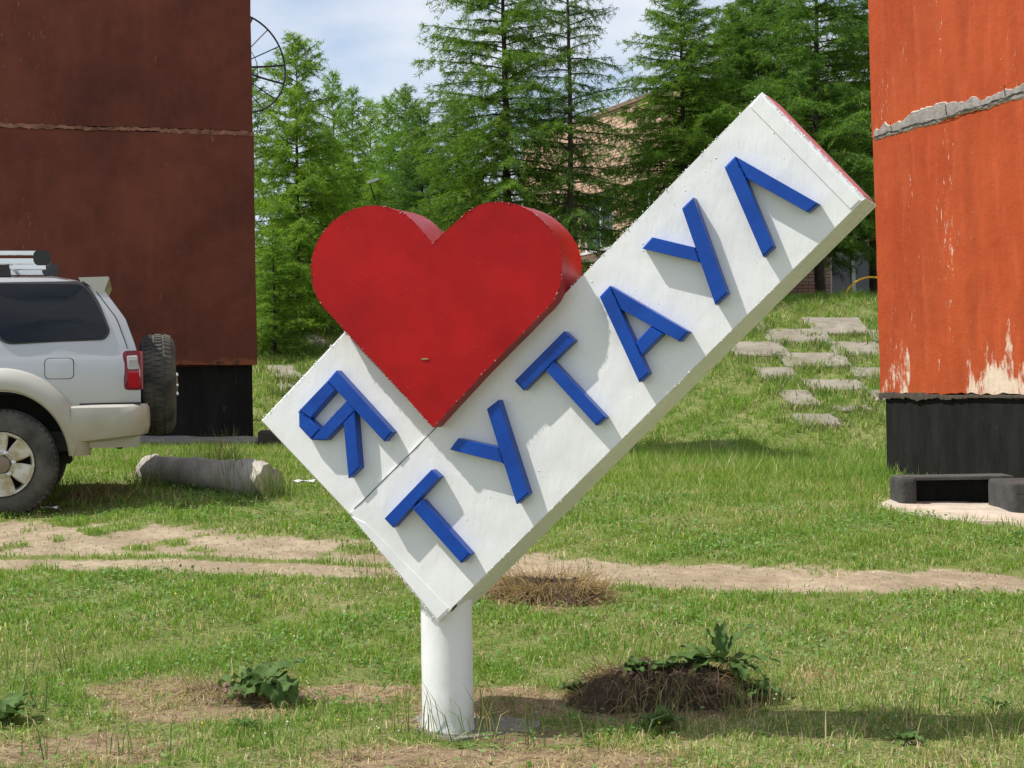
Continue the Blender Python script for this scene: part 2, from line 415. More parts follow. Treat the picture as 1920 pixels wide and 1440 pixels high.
MB().tube([sA + (sB - sA) * t + np.array([random.gauss(0, .0006) for _ in range(3)]) - N_ * .002 for t in np.linspace(0, 1, 14)], .0028, 5).build('seam', simple('seam_grey', (.10, .10, .10), .8), main)
beads([sb_[3], sb_[0]], .008, .0012, .0032, white, 'weld_bead', side, .0018)
# spatter of paint and weld drops on the faces
sm = MB()
for _ in range(90):
    u_, v_ = random.random(), random.random()
    p = (mb[0] * (1 - u_) + mb[3] * u_) * (1 - v_) + (mb[1] * (1 - u_) + mb[2] * u_) * v_
    r = random.uniform(.001, .0035); a = T_ * r * random.uniform(.6, 2); c = UZ * r * random.uniform(.6, 1.6)
    sm.add([p + a, p + c, p - a, p - c, p + N_ * r * .8], [(0, 1, 4), (1, 2, 4), (2, 3, 4), (3, 0, 4)])
sm.build('paint_drop', white, main, smooth=180)['kind'] = 'stuff'
# letters: square tube strokes, front faces at LO
LO = .048
letters = {
 'letter_ya': (OFF2, [[(630, 694.5), (735, 810), (720, 828), (613.75, 713.75)], [(613, 714.5), (628, 731.5), (581, 785), (560, 770)],
                [(559.6, 771), (580.6, 786), (600, 804.6), (582, 824), (560, 800)], [(600.6, 804), (650, 751.5), (664.5, 769), (610, 826), (583, 825)],
                [(643.2, 792), (664.6, 770.6), (673, 877.5), (653, 897)]]),
 'letter_te': (0, [[(808.3, 880.8), (823.7, 894.1), (736.3, 989.7), (720.2, 972.5)], [(773, 953.5), (791, 937.3), (881.5, 1038.6), (864, 1056)]]),
 'letter_u': (0, [[(912.3, 767), (934.2, 749.8), (990.5, 926), (968.3, 945.5)], [(842.4, 843.3), (858.4, 821.7), (934.3, 838.9), (943.6, 868.5)]]),
 'letter_te.001': (0, [[(1056.9, 621), (1076.2, 638.5), (981.1, 732.2), (964.4, 714.2)], [(1021.6, 693.6), (1037, 677.8), (1135.2, 782.3), (1117.3, 798.2)]]),
 'letter_a': (0, [[(1123.7, 556.2), (1142.6, 535.9), (1163, 580.6), (1216.2, 700.1), (1198.2, 716.8)], [(1143.3, 535.7), (1290.7, 621.8), (1274, 640.5), (1163.8, 580.2)],
               [(1191.4, 642.3), (1219.6, 611.8), (1243.6, 625), (1202.2, 666.8)]]),
 'letter_u.001': (0, [[(1278.1, 390.5), (1299.5, 369.9), (1363.7, 549.7), (1340.6, 571.6)], [(1203.1, 466.3), (1222.4, 444.4), (1302.8, 463.7), (1312.5, 491.9)]]),
 'letter_el': (0, [[(1357.8, 313.4), (1377.5, 293), (1398, 333.9), (1450.5, 462.4), (1430.5, 481.7)], [(1378.2, 292.8), (1534.5, 381.5), (1514, 398.2), (1398.6, 333.6)]]),
}
for nm, (off, strokes) in letters.items():
    lb = MB()
    for st in strokes:
        P = [sp(*p, off + LO) for p in st]
        lb.prism([p - N_ * (LO + .004) for p in P], N_ * (LO + .004), bev=.0045)
    lo_ = lb.build(nm.split('.')[0], blue, sign)
    # weld blobs where the strokes meet
    if len(strokes) > 1:
        wb = MB()
        for st in strokes[1:]:
            cands = [st[0], st[-1], st[1]]
            a, c = (sp(*st[0], off + LO), sp(*st[1], off + LO)) if nm.startswith('letter_te') or nm.startswith('letter_ya') else (sp(*st[0], off + LO), sp(*st[-1], off + LO))
            if nm.startswith('letter_u'): a, c = sp(*st[2], off + LO), sp(*st[3], off + LO)
            for i in range(10):
                p = a + (c - a) * (i + random.random()) / 10 + np.array([random.gauss(0, .0025) for _ in range(3)]); r = random.uniform(.0012, .0026)
                wb.add([p + r * np.array(v) for v in [(1.4, 0, 0), (-1.4, 0, 0), (0, 1, 0), (0, -1, 0), (0, 0, 1), (0, 0, -1)]],
                       [(0, 2, 4), (2, 1, 4), (1, 3, 4), (3, 0, 4), (2, 0, 5), (1, 2, 5), (3, 1, 5), (0, 3, 5)])
        wb.build('weld_bead', blue, lo_, smooth=180)['kind'] = 'stuff'
# scar on the heart (small bare slot) and the gap at the board's foot
c0 = sp(797, 673, HF + .001)
MB().lathe([(0.0001, .003), (.006, .002), (.008, -.002)], (0, 0, 0), (0, -1, 0), 12)
sl = MB(); sl.add([c0 + T_ * .016 * math.cos(q) + UZ * .0035 * math.sin(q) + N_ * (.003 if k == 0 else -.003) for k in (0, 1) for q in np.linspace(0, 2 * math.pi, 12, endpoint=False)],
       [tuple(range(12))] + [(i, (i + 1) % 12, 12 + (i + 1) % 12, 12 + i) for i in range(12)])
sl.build('slot', simple('bare_brass', (.30, .20, .08), .5), heart)
g0, g1 = sp(846, 1147, .002), sp(855, 1137, .002)
MB().prism([g0 - N_ * .01, g1 - N_ * .01, g1 - N_ * .01 + UZ * .007, g0 - N_ * .01 + UZ * .007], N_ * .0105).build('gap', blackm, main)
# post
gz = sign.location[2]; pr = .1015
ztop = (mb[1] * .45 + mb[2] * .10 + mb[0] * .45)[2]
pb = MB(); prof = [(pr * 1.03, -.15), (pr * 1.03, .012), (pr * 1.004, .02)] + [(pr * (1 + .004 * math.sin(k * 2.3)), .05 + k * .08) for k in range(12)]
top_z = sp(838, 1090)[2] - gz
prof = [p for p in prof if p[1] < top_z] + [(pr, top_z)]
pb.lathe(prof, (pole_axis[0], pole_axis[1], gz), (0, 0, 1), 48)
pb.build('post', white, sign, smooth=40)
# grey mortar round the foot
def blob_slab(c, poly, h, name, mat, parent=None, sub=True):
    """irregular slab: outline polygon [(x,y)], top slightly domed and rough, sitting in the ground"""
    poly = np.array(poly, float); cen = poly.mean(0); V = []; Fs = []; n = len(poly); rings = [1.0, .97, .75, .5, .25]
    for k, s_ in enumerate(rings):
        for i in range(n):
            q = cen + (poly[i] - cen) * s_; gz_ = Gs(q[0], q[1])
            V.append((q[0], q[1], gz_ - .08 if k == 0 else gz_ + h * (.8 + .2 * (1 - s_)) + random.uniform(-1, 1) * h * .12))
    V.append((cen[0], cen[1], Gs(*cen) + h))
    for k in range(len(rings) - 1):
        for i in range(n): Fs.append((k * n + i, k * n + (i + 1) % n, (k + 1) * n + (i + 1) % n, (k + 1) * n + i))
    for i in range(n): Fs.append(((len(rings) - 1) * n + i, (len(rings) - 1) * n + (i + 1) % n, len(V) - 1))
    return MB().add(V, Fs).build(name, mat, parent, smooth=40)
mortar = simple('grey_mortar', (.24, .22, .19), .9, .3, 10, bump=.8, bscale=40, bdist=.01)
poly = []
for k in range(22):
    q = 2 * math.pi * k / 22; rr = 1 + .22 * math.sin(3 * q + 1) + random.uniform(-.1, .1)
    poly.append((pole_axis[0] + .08 + .25 * rr * math.cos(q), pole_axis[1] + .03 + .17 * rr * math.sin(q)))
blob_slab(None, poly, .012, 'footing', mortar, sign)

# ------------------------------------------------------------------ panel buildings
def peel_u(x, along):
    if along is None: return x.ramp(x.noise(1.15, 2, .5, cs=(1, 1, .25)), [(.38, .15), (.62, 1.25)])
    s3 = x.sep(); u_ = x.math('ADD', x.math('MULTIPLY', s3[0], along[0] / 5), x.math('MULTIPLY', s3[1], along[1] / 5))
    return x.ramp(u_, [(.02, .45), (.10, .95), (.20, .35), (.32, .5), (.42, 1.05), (.60, 1.15), (.9, .7)])
def wall_paint(name, lo, hi, raw, peel, streaks, bottom_raw=.0, rough=.85, peel_lo=.62, peel_bias=0.0, peel_cs=(1.5, 1.5, .62), along=None):
    x = M(name)
    base = x.mix(x.ramp(x.noise(.75, 9, .66), [(.36, 0), (.62, 1)]), lo, hi)
    base = x.mix(x.math('MULTIPLY', x.ramp(x.noise(2.2, 6, .6, cs=(1.3, 1.3, .35)), [(.45, 0), (.75, 1)]), streaks), base, tuple(v * .62 for v in lo))
    base = x.mix(x.math('MULTIPLY', x.ramp(x.noise(3.0, 5, .6, cs=(1.8, 1.8, .5)), [(.52, 0), (.75, 1)]), streaks * .8), base, tuple(min(1, v * 1.3 + .02) for v in hi))
    z = x.sep()[2]
    h = x.math('MULTIPLY', z, -1.0)
    # worn patches, larger towards the foot of the panel (z = 0 is the panel's lower edge)
    foot = x.n('ShaderNodeMapRange'); foot.inputs['From Min'].default_value = 0.0; foot.inputs['From Max'].default_value = 1.0
    foot.inputs['To Min'].default_value = peel_bias; foot.inputs['To Max'].default_value = 0.0; x.l(z, foot.inputs['Value'])
    pf = x.math('ADD', x.noise(2.9, 10, .72, cs=peel_cs), x.math('MULTIPLY', foot.outputs[0], peel_u(x, along)))
    pmask = x.ramp(pf, [(peel_lo, 0), (peel_lo + .075, 1)])
    base = x.mix(x.math('MULTIPLY', pmask, x.ramp(x.noise(9, 5, .7, cs=(1, 1, .4)), [(.25, .45), (.6, 1)])), base, peel)
    speck = x.ramp(x.math('ADD', x.noise(16, 6, .75, cs=(1.5, 1.5, .5)), x.ramp(x.noise(.9, 3, .5, cs=(2, 2, .5)), [(.5, 0), (.72, .13)])), [(.70, 0), (.735, 1)])
    base = x.mix(x.math('MULTIPLY', speck, .75), base, peel)
    if bottom_raw:
        bm_ = x.math('ADD', z, x.math('MULTIPLY', x.math('SUBTRACT', x.noise(3.5, 7, .7), .44), .34))
        base = x.mix(x.ramp(bm_, [(bottom_raw, 1), (bottom_raw + .02, 0)]), base, raw)
        bn = x.ramp(x.noise(9, 6, .7), [(.5, 0), (.6, 1)])
        base = x.mix(x.math('MULTIPLY', bn, x.ramp(bm_, [(bottom_raw * .8, 1), (bottom_raw * .8 + .02, 0)])), base, (.04, .03, .025))
    x.color(base).rough(rough); x.set(Specular_IOR_Level=.25)
    x.bump(x.noise(5, 6, .6), .5, .03).bump(x.noise(45, 7, .75), .65, .010).bump(pmask, .5, .004)
    return x.m
dark_red = wall_paint('maroon_wall_paint', (.092, .024, .015), (.185, .050, .031), (.23, .072, .028), (.30, .17, .12), .25, .06, peel_lo=.80, rough=.6)
dark_red2 = wall_paint('maroon_upper_wall_paint', (.092, .024, .015), (.185, .050, .031), (.23, .072, .028), (.30, .17, .12), .25, 0, peel_lo=.80, rough=.6)
orange2 = wall_paint('orange_upper_wall_paint', (.36, .052, .012), (.42, .074, .019), (.5, .4, .3), (.70, .58, .46), .5, 0, peel_lo=.735, peel_bias=0)
orange = wall_paint('orange_wall_paint', (.36, .052, .012), (.42, .074, .019), (.5, .4, .3), (.70, .58, .46), .5, 0, peel_lo=.735, peel_bias=.31, along=(.257, -.966))
black_paint = M('black_tar_paint')
black_paint.color(black_paint.mix(black_paint.ramp(black_paint.noise(2.5, 7, .65, cs=(2, 2, .6)), [(.4, 0), (.75, 1)]), (.010, .010, .0095), (.022, .022, .021)))
black_paint.color(black_paint.mix(black_paint.ramp(black_paint.noise(7, 7, .7, cs=(2, 2, .5)), [(.64, 0), (.74, .7)]), black_paint.b.inputs['Base Color'].links[0].from_socket, (.10, .10, .093)))
black_paint.set(Specular_IOR_Level=.12)
black_paint.rough(.8).bump(black_paint.noise(40, 6, .7), .5, .008); black_paint = black_paint.m
cement = simple('cracked_cement', (.27, .245, .23), .95, .3, 14, bump=.9, bscale=50, bdist=.012)
concrete = simple('weathered_concrete', (.40, .37, .33), .92, .25, 5, bump=.8, bscale=45, bdist=.01)
asphalt = simple('old_asphalt_apron', (.24, .225, .21), .95, .25, 8, bump=.8, bscale=50, bdist=.01)
sandstone = simple('pale_concrete_pad', (.50, .43, .34), .95, .18, 4, bump=.8, bscale=20, bdist=.015)

def panel_mesh(w_, h_, t_, name, mat, parent, org, ax_a, ax_b, lean=0.0, nx=14, nz_=10, amp=.006, chip=.012):
    """wall panel: front grid with slightly wavy face and chipped edge; local z = 0 at lower edge. ax_a along the face, ax_b into the wall"""
    V = []; Fs = []
    for i in range(nx + 1):
        for j in range(nz_ + 1):
            u_ = i / nx * w_; z_ = j / nz_ * h_
            du = lean * z_ if i == 0 else 0
            ed = 0
            if j == 0: z_ += random.uniform(0, chip)
            if j == nz_: z_ -= random.uniform(0, chip)
            if i == 0: du += random.uniform(0, chip * .5)
            dep = amp * math.sin(u_ * 2.1 + z_ * 1.3) + random.uniform(-.0015, .0015)
            V.append(ax_a * (u_ + du) + ax_b * dep + UZ * z_)
    for i in range(nx):
        for j in range(nz_):
            k = i * (nz_ + 1) + j; Fs.append((k, k + nz_ + 1, k + nz_ + 2, k + 1))
    nf = len(V)
    bd = [i * (nz_ + 1) for i in range(nx + 1)] + [nx * (nz_ + 1) + j for j in range(1, nz_ + 1)] + \
         [i * (nz_ + 1) + nz_ for i in range(nx - 1, -1, -1)] + [j for j in range(nz_ - 1, 0, -1)]
    m0 = len(V)
    for k in bd: V.append(np.array(V[k]) + ax_b * t_)
    for i in range(len(bd)):
        j = (i + 1) % len(bd); Fs.append((bd[i], m0 + i, m0 + j, bd[j]))
    Fs.append(tuple(range(m0, m0 + len(bd))))
    me = bpy.data.meshes.new(name); me.from_pydata([tuple(map(float, v)) for v in V], [], Fs); me.materials.append(mat); me.update()
    o = link(name, me, parent); o.location = tuple(np.array(org) - root_loc(parent)); return o

def rnz(seed):
    r2 = random.Random(seed); ph_ = [r2.uniform(0, 6.28) for _ in range(7)]
    return lambda u_: sum(math.sin(u_ * f_ + p) / (1 + i * .4) for i, (f_, p) in enumerate(zip((1.3, 3.1, 6.7, 13.3, 29.9, 57.3, 91), ph_)))
# left block: maroon, in shade
CL = at_depth(480, 500, 20.3); CL[2] = 0
aL = np.array([-.957, -.29, 0]); bL = np.array([-.29, .957, 0])
zc = Gs(CL[0], CL[1]); z_pl = at_depth(482, 684, 20.3)[2]; z_j = at_depth(478, 246, 20.3)[2]; ph = z_j - z_pl
blk = thing('apartment_block', (CL[0], CL[1], zc), 'dark maroon panel building in shade behind the silver car', 'building')
gap = .035; DEP = 2.1
for r_ in range(4):
    for c_ in range(3):
        o = CL + aL * (c_ * 4.0 + (.008 if c_ else random.uniform(-.012, .012))); hh = ph - gap if r_ < 3 else ph * .30
        p = panel_mesh(4.0 - .015, hh, .25, 'wall_panel', dark_red if r_ == 0 else dark_red2, blk, (o[0], o[1], z_pl + r_ * ph), aL, bL, nx=10, nz_=8)
Wl = 12.0
cc = CL + aL * (Wl / 2) + bL * (DEP / 2 + .12)
core_top = z_pl + 3 * ph + ph * .30
MB().box((cc[0], cc[1], (zc - .3 + core_top - .05) / 2), (Wl - .08, DEP - .1, core_top - .05 - zc + .3), [aL, bL, UZ]).build('core', simple('maroon_render', (.22, .06, .04), .9, .2), blk)
ps = CL + aL * (Wl / 2 + .05) + bL * (DEP / 2 + .09)
MB().box((ps[0], ps[1], (zc - .4 + z_pl - .015) / 2), (Wl, DEP - .02, z_pl - .015 - zc + .4), [aL, bL, UZ]).build('plinth', black_paint, blk)
for r_ in range(1, 4):
    V = []
    jm = MB(); K = 420; n5, n6 = rnz(r_ * 3 + 1), rnz(r_ * 3 + 2)
    for k in range(K + 1):
        u_ = Wl * k / K; q = CL + aL * u_ + bL * (-.010 + random.uniform(-.003, .003)); z_ = z_pl + r_ * ph - gap / 2
        V.append([(q[0], q[1], z_ - max(.008, .022 + .010 * n5(u_) + random.uniform(-.006, .008))), (q[0], q[1], z_ + max(.010, .022 + .008 * n6(u_) + random.uniform(-.006, .008)))])
    jm.grid(V)
    V2 = [[tuple(np.array(p) + bL * .2) for p in row] for row in V]
    jm.build('joint', simple('joint_mortar', (.25, .12, .085), .95, .6, 9, bump=.8, bscale=50), blk)
for k in range(2):
    c = CL + aL * (2.5 + 5 * k) + bL * .6
roof_c = CL + aL * (Wl / 2) + bL * (DEP / 2)
MB().box((roof_c[0], roof_c[1], core_top + .04), (Wl + .1, DEP + .2, .12), [aL, bL, UZ]).build('roof', concrete, blk)
# apron slab and the dark kerb that runs on from it
ap = MB(); q0 = CL + aL * (-.35) - bL * .75; q1 = CL + aL * 9 - bL * .75; q2 = CL + aL * 9 + bL * .09; q3 = CL + aL * (-.35) + bL * .09
rows = []
for k in range(40):
    u_ = -.3 + 9.3 * k / 39
    f_ = CL + aL * u_ - bL * (.62 + random.uniform(-.05, .05)); g_ = CL + aL * u_ + bL * .06
    zf = Gs(f_[0], f_[1]); zg = Gs(g_[0], g_[1])
    rows.append([(f_[0], f_[1], zf - .1), (f_[0], f_[1], zf + .05), (g_[0], g_[1], zg + .09)])
ap.grid(rows); ap.build('apron', asphalt, blk, smooth=30)
ks = on_ground(500, 846); kc = thing('kerb_block', (ks[0], ks[1], ks[2]), 'low dark brown block beside the maroon building corner', 'kerb')
MB().prism([at_depth(px, 846, 19.5 if i < 2 else 20.0) * [1, 1, 0] + [0, 0, ks[2] - .1] for i, px in enumerate((484, 585, 585, 486))], (0, 0, .29), bev=.02).build('block', simple('dark_kerb', (.055, .042, .034), .9, .2, bump=.6), kc)

# right block: orange, in sun
CR = at_depth(1646, 500, 18.8); CR[2] = 0; CR2 = at_depth(1920, 500, 15.9); CR2[2] = 0
aR = (CR2 - CR) / np.linalg.norm(CR2 - CR); bR = np.array([-aR[1], aR[0], 0]); bR = bR if bR[0] > 0 else -bR
zr = Gs(CR[0], CR[1]); zp = at_depth(1650, 742, 18.8)[2]; zj = at_depth(1636, 258, 18.8)[2]; phr = zj - zp
rb = thing('apartment_block', (CR[0], CR[1], zr), 'bright orange panel building with peeling paint at its foot', 'building')
for r_ in range(3):
    for c_ in range(2):
        base_u = (-.02 - r_ * .065 * 0) if c_ == 0 else 0.0
        o = CR + aR * (c_ * 4.6 + (-.10 * r_ if c_ == 0 else .01)) + np.array([0, 0, zp + r_ * phr + (.012 if r_ == 0 else .0)])
        p = panel_mesh(4.58 + (.10 * r_ if c_ == 0 else 0), phr - .02, .25, 'wall_panel', orange if r_ == 0 else orange2, rb, o, aR, bR, lean=-.03 if c_ == 0 else 0, nx=46, nz_=14, amp=.004, chip=.03 if r_ == 0 else .012)
Wr = 9.2; DR = 5.0
cr = CR + aR * (Wr / 2 + .3) + bR * (DR / 2 + .16); topr = zp + 3 * phr
MB().box((cr[0], cr[1], (zr - .3 + topr) / 2 + 0.02), (Wr - .2, DR, topr - zr + .3), [aR, bR, UZ]).build('core', simple('orange_render', (.42, .13, .05), .9, .2), rb)
ps = CR + aR * (Wr / 2 + .07) + bR * (DR / 2 + .035)
pl = MB().box((ps[0], ps[1], (zr - .5 + zp - .005) / 2), (Wr, DR, zp - .005 - zr + .5), [aR, bR, UZ]).build('plinth', black_paint, rb)
MB().box((cr[0], cr[1], topr + .07), (Wr + .2, DR + .3, .12), [aR, bR, UZ]).build('roof', concrete, rb)
# ragged mortar line under the lower panel and the broken cement joint above it
def ragged(z_at, up_fn, dn_fn, name, mat, proud, K=220, width=9.0):
    mbd = MB(); rows = []; prof = [(0, -1), (.75, -.93), (1, 0), (.75, .93), (0, 1)]
    for k in range(K + 1):
        u_ = -.02 + width * k / K; up = up_fn(u_); dn = dn_fn(u_); row = []
        for (pp, t) in prof:
            z_ = z_at + (up * t if t > 0 else dn * t)
            q = CR + aR * u_ - bR * (proud * pp * (.85 + .15 * math.sin(u_ * 23) * math.sin(u_ * 7.7)) - .006)
            row.append((q[0] , q[1], z_))
        rows.append(row)
    mbd.grid(rows); return mbd.build(name, mat, rb, smooth=50)
def rn(seed):
    r2 = random.Random(seed); ph_ = [r2.uniform(0, 6.28) for _ in range(7)]
    return lambda u_: sum(math.sin(u_ * f_ + p) / (1 + i * .55) for i, (f_, p) in enumerate(zip((1.3, 3.1, 6.7, 11.3, 19.9, 37.3, 61), ph_)))
n1, n2, n3 = rn(3), rn(5), rn(8)
bump_ = lambda u_:   .075 * math.exp(-((u_ - 1.25) / .55) ** 2) + .05 * math.exp(-((u_ - .22) / .07) ** 2) + .05 * math.exp(-((u_ - 2.15) / .10) ** 2)
for r_ in (1, 2):
    zz = zp + r_ * phr
    ragged(zz, lambda u_: max(.03, .080 + .019 * n1(u_) + bump_(u_)), lambda u_: max(.03, .052 + .013 * n2(u_)), 'peeled_edge', simple('bare_plaster', (.60, .47, .37), .95, .2, 20, bump=.6), .016)
    ragged(zz, lambda u_: max(.03, .074 + .019 * n1(u_ + .004) + bump_(u_) * .97), lambda u_: max(.02, .040 + .012 * n2(u_ + .02)), 'joint', cement, .030)
    # cracks in the joint
    ck = MB(); pts = []
    for k in range(200):
        u_ = 7 * k / 199; q = CR + aR * u_ - bR * .024; pts.append((q[0], q[1], zz - .012 + .012 * n3(u_)))
    ck.tube(pts, .0045, 4)
    for u0 in (.42, 1.62, 2.75, 3.3):
        ck.tube([tuple(CR + aR * (u0 + random.uniform(-.01, .01)) - bR * .028 + UZ * (zz + t)) for t in np.linspace(-.01, .1, 5)], .004, 4)
    ck.build('crack', blackm, rb)
ragged(zp + .004, lambda u_: max(.008, .016 + .012 * n3(u_)), lambda u_: max(.02, .03 + .02 * n1(u_)), 'drip_edge', simple('tarry_edge', (.06, .045, .035), .9, .4, 20, bump=.6), .014)

# black painted light well in front of the orange building
def gp(px, py): return on_ground(px, py)
lw0 = gp(1705, 946); lw = thing('light_well', lw0, 'black painted concrete light well at the orange building foot', 'light well')
well_paint = simple('dusty_black_paint', (.045, .045, .043), .9, .35, 6, bump=.8, bscale=35, bdist=.012)
def rblock(c, sx, sy, h, name, round_=.05, yaw=0.0):
    b = MB(); n = 6; P = []
    for cx, cy, a0 in ((1, 1, 0), (-1, 1, 90), (-1, -1, 180), (1, -1, 270)):
        for k in range(n):
            q = rad(a0 + 90 * k / (n - 1)); P.append((cx * (sx / 2 - round_) + round_ * math.cos(q), cy * (sy / 2 - round_) + round_ * math.sin(q)))
    R = [(0, -.15, 1), (0, h - .04, 1), (0, h - .012, .985), (0, h, .93)]; V = []; Fs = []; m_ = len(P)
    for (_, z_, s_) in R:
        for (x_, y_) in P:
            xx = x_ * math.cos(yaw) - y_ * math.sin(yaw); yy = x_ * math.sin(yaw) + y_ * math.cos(yaw)
            V.append((c[0] + xx * s_, c[1] + yy * s_, c[2] + z_))
    for k in range(3):
        for i in range(m_): Fs.append((k * m_ + i, k * m_ + (i + 1) % m_, (k + 1) * m_ + (i + 1) % m_, (k + 1) * m_ + i))
    Fs.append(tuple(range(3 * m_, 4 * m_)))
    return b.add(V, Fs).build(name, well_paint, lw, smooth=40)
A0 = gp(1704, 949); B0 = gp(1935, 968)
hL = .225
zt = A0[2] + hL
rblock((A0[0] + .0, A0[1] + .20, A0[2]), .15, .40, hL, 'wall_end')
rblock((B0[0] + .05, B0[1] + .34, B0[2]), .42, .7, zt - B0[2] - .004, 'wall_end')
mid = (A0 + B0) / 2
MB().box((mid[0] + .02, A0[1] + .36, A0[2] + hL / 2 - .1), (B0[0] - A0[0], .12, hL + .17)).build('back_wall', black_paint, lw)
MB().prism([(A0[0] - .03, A0[1] + .14, zt - .022), (B0[0] + .1, A0[1] + .12, zt - .022), (B0[0] + .1, A0[1] + .46, zt - .022), (A0[0] - .03, A0[1] + .46, zt - .022)], (0, 0, .03), bev=.008).build('lid', simple('dusty_black_cap', (.065, .065, .062), .9, .25, bump=.7), lw)
poly = [gp(*p)[:2] for p in [(1642, 950), (1668, 940), (1690, 934), (1760, 935), (1850, 940), (1960, 950), (2040, 990), (1960, 993), (1890, 985), (1840, 984), (1790, 977), (1740, 970), (1700, 963), (1665, 957)]]
pd = blob_slab(None, poly, .03, 'concrete_pad', sandstone); tag(pd, 'pale cracked concrete pad in front of the black light well', 'concrete pad')

# ------------------------------------------------------------------ brick building behind the trees
bk = M('peach_brick'); br = bk.n('ShaderNodeTexBrick'); 
def brick_nodes(x, along):
    s3 = x.sep(); cmb = x.n('ShaderNodeCombineXYZ')
    u_ = x.math('ADD', x.math('MULTIPLY', s3[0], float(along[0])), x.math('MULTIPLY', s3[1], float(along[1])))
    x.l(u_, cmb.inputs[0]); x.l(s3[2], cmb.inputs[1]); b = x.n('ShaderNodeTexBrick')
    x.l(cmb.outputs[0], b.inputs['Vector'])
    for k, v in (('Scale', 1.0), ('Brick Width', .26), ('Row Height', .077), ('Mortar Size', .009), ('Bias', 0.0), ('Mortar Smooth', .1)): b.inputs[k].default_value = v
    return b, s3[2]
def brick_mat(name, along):
    x = M(name); b, z = brick_nodes(x, along)
    b.inputs['Color1'].default_value = (.56, .34, .23, 1); b.inputs['Color2'].default_value = (.66, .44, .33, 1); b.inputs['Mortar'].default_value = (.16, .12, .10, 1)
    c = x.mix(x.ramp(z, [(.0, 1), (.25, 0)]) if False else 0.0, b.outputs[0], (.5, .3, .3))
    low = x.n('ShaderNodeMapRange'); low.inputs['From Min'].default_value = .62; low.inputs['From Max'].default_value = .70; low.inputs['To Min'].default_value = .55; low.inputs['To Max'].default_value = 0.0
    x.l(z, low.inputs['Value']); c = x.mix(low.outputs[0], c, (.42, .17, .19)) 
    c = x.mix(x.math('MULTIPLY', b.outputs['Fac'], .8), c, (.17, .12, .10))
    x.color(c).rough(.9); x.bump(b.outputs['Fac'], -.6, .01); return x.m
A_ = at_depth(1290, 600, 37.0); B_ = at_depth(985, 600, 46.0); A_[2] = B_[2] = 0
fdir = np.array([1, .15, 0]); fdir /= np.linalg.norm(fdir); Wf = 9.0; C_ = A_ + fdir * Wf
ztop = 1.35 + 6.44; zb = 2.80
bbd = thing('brick_building', (A_[0], A_[1], zb), 'peach brick building with white windows behind the larches', 'building')
odir = (B_ - A_) / np.linalg.norm(B_ - A_); on = np.array([odir[1], -odir[0], 0]); on = on if on[0] < 0 else -on
fn = np.array([fdir[1], -fdir[0], 0]); fn = fn if fn[1] < 0 else -fn
bmo, bmf = brick_mat('sunlit_side_brick', odir), brick_mat('front_brick', fdir)
def wall_with_holes(o, d, length, nrm, holes, mat, name, thick=.3):
    """wall in strips round rectangular openings (u0,u1,z0,z1) in metres"""
    us = sorted({0.0, length, *[h for r_ in holes for h in r_[:2]]}); zs = sorted({zb - .4, ztop, *[h for r_ in holes for h in r_[2:]]})
    mbd = MB()
    for u0, u1 in zip(us[:-1], us[1:]):
        for z0, z1 in zip(zs[:-1], zs[1:]):
            if any(r_[0] <= u0 + 1e-6 and u1 <= r_[1] + 1e-6 and r_[2] <= z0 + 1e-6 and z1 <= r_[3] + 1e-6 for r_ in holes): continue
            a = o + d * u0; b = o + d * u1
            mbd.add([(a[0], a[1], z0), (b[0], b[1], z0), (b[0], b[1], z1), (a[0], a[1], z1)], [(0, 1, 2, 3)])
    for (u0, u1, z0, z1) in holes:
        a = o + d * u0; b = o + d * u1; ai = a - nrm * thick; bi = b - nrm * thick
        for (p, q, pi_, qi, za, zb2) in ((a, a, ai, ai, z0, z1), (b, b, bi, bi, z0, z1)):
            mbd.add([(p[0], p[1], za), (p[0], p[1], zb2), (pi_[0], pi_[1], zb2), (pi_[0], pi_[1], za)], [(0, 1, 2, 3)])
        for z_ in (z0, z1): mbd.add([(a[0], a[1], z_), (b[0], b[1], z_), (bi[0], bi[1], z_), (ai[0], ai[1], z_)], [(0, 1, 2, 3)])
    return mbd.build(name, mat, bbd)
pvc = simple('white_window_frame', (.62, .64, .63), .45, .06)
glass = M('window_glass'); glass.color((.015, .02, .025)).rough(.05); glass.set(Specular_IOR_Level=.6); glass = glass.m
def window(o, d, nrm, u0, u1, z0, z1, mull=1):
    inset = .12; f = .07
    def rect(ua, ub, za, zc_, dep, th):
        a = o + d * ua - nrm * dep; b = o + d * ub - nrm * dep
        return [(a[0], a[1], za), (b[0], b[1], za), (b[0], b[1], zc_), (a[0], a[1], zc_)], nrm * th
    wroot = None
    fr = MB()
    for (ua, ub, za, zc_) in [(u0, u1, z0, z0 + f), (u0, u1, z1 - f, z1), (u0, u0 + f, z0 + f, z1 - f), (u1 - f, u1, z0 + f, z1 - f)] + \
            [(u0 + (u1 - u0) * k / (mull + 1) - f * .6, u0 + (u1 - u0) * k / (mull + 1) + f * .6, z0 + f, z1 - f) for k in range(1, mull + 1)]:
        p, e = rect(ua, ub, za, zc_, inset + .06, .07); fr.prism(p, e)
    fo = fr.build('window', pvc, bbd)
    for k in range(mull + 1):
        ua = u0 + (u1 - u0) * k / (mull + 1); ub = u0 + (u1 - u0) * (k + 1) / (mull + 1)
        p, e = rect(ua + f * .5, ub - f * .5, z0 + f * .5, z1 - f * .5, inset + .045, .008); MB().prism(p, e).build('pane', glass, fo)
    p, e = rect(u0 - .05, u1 + .05, z0 - .05, z0 - .002, .1, .2); MB().prism(p, e).build('sill', pvc, fo)
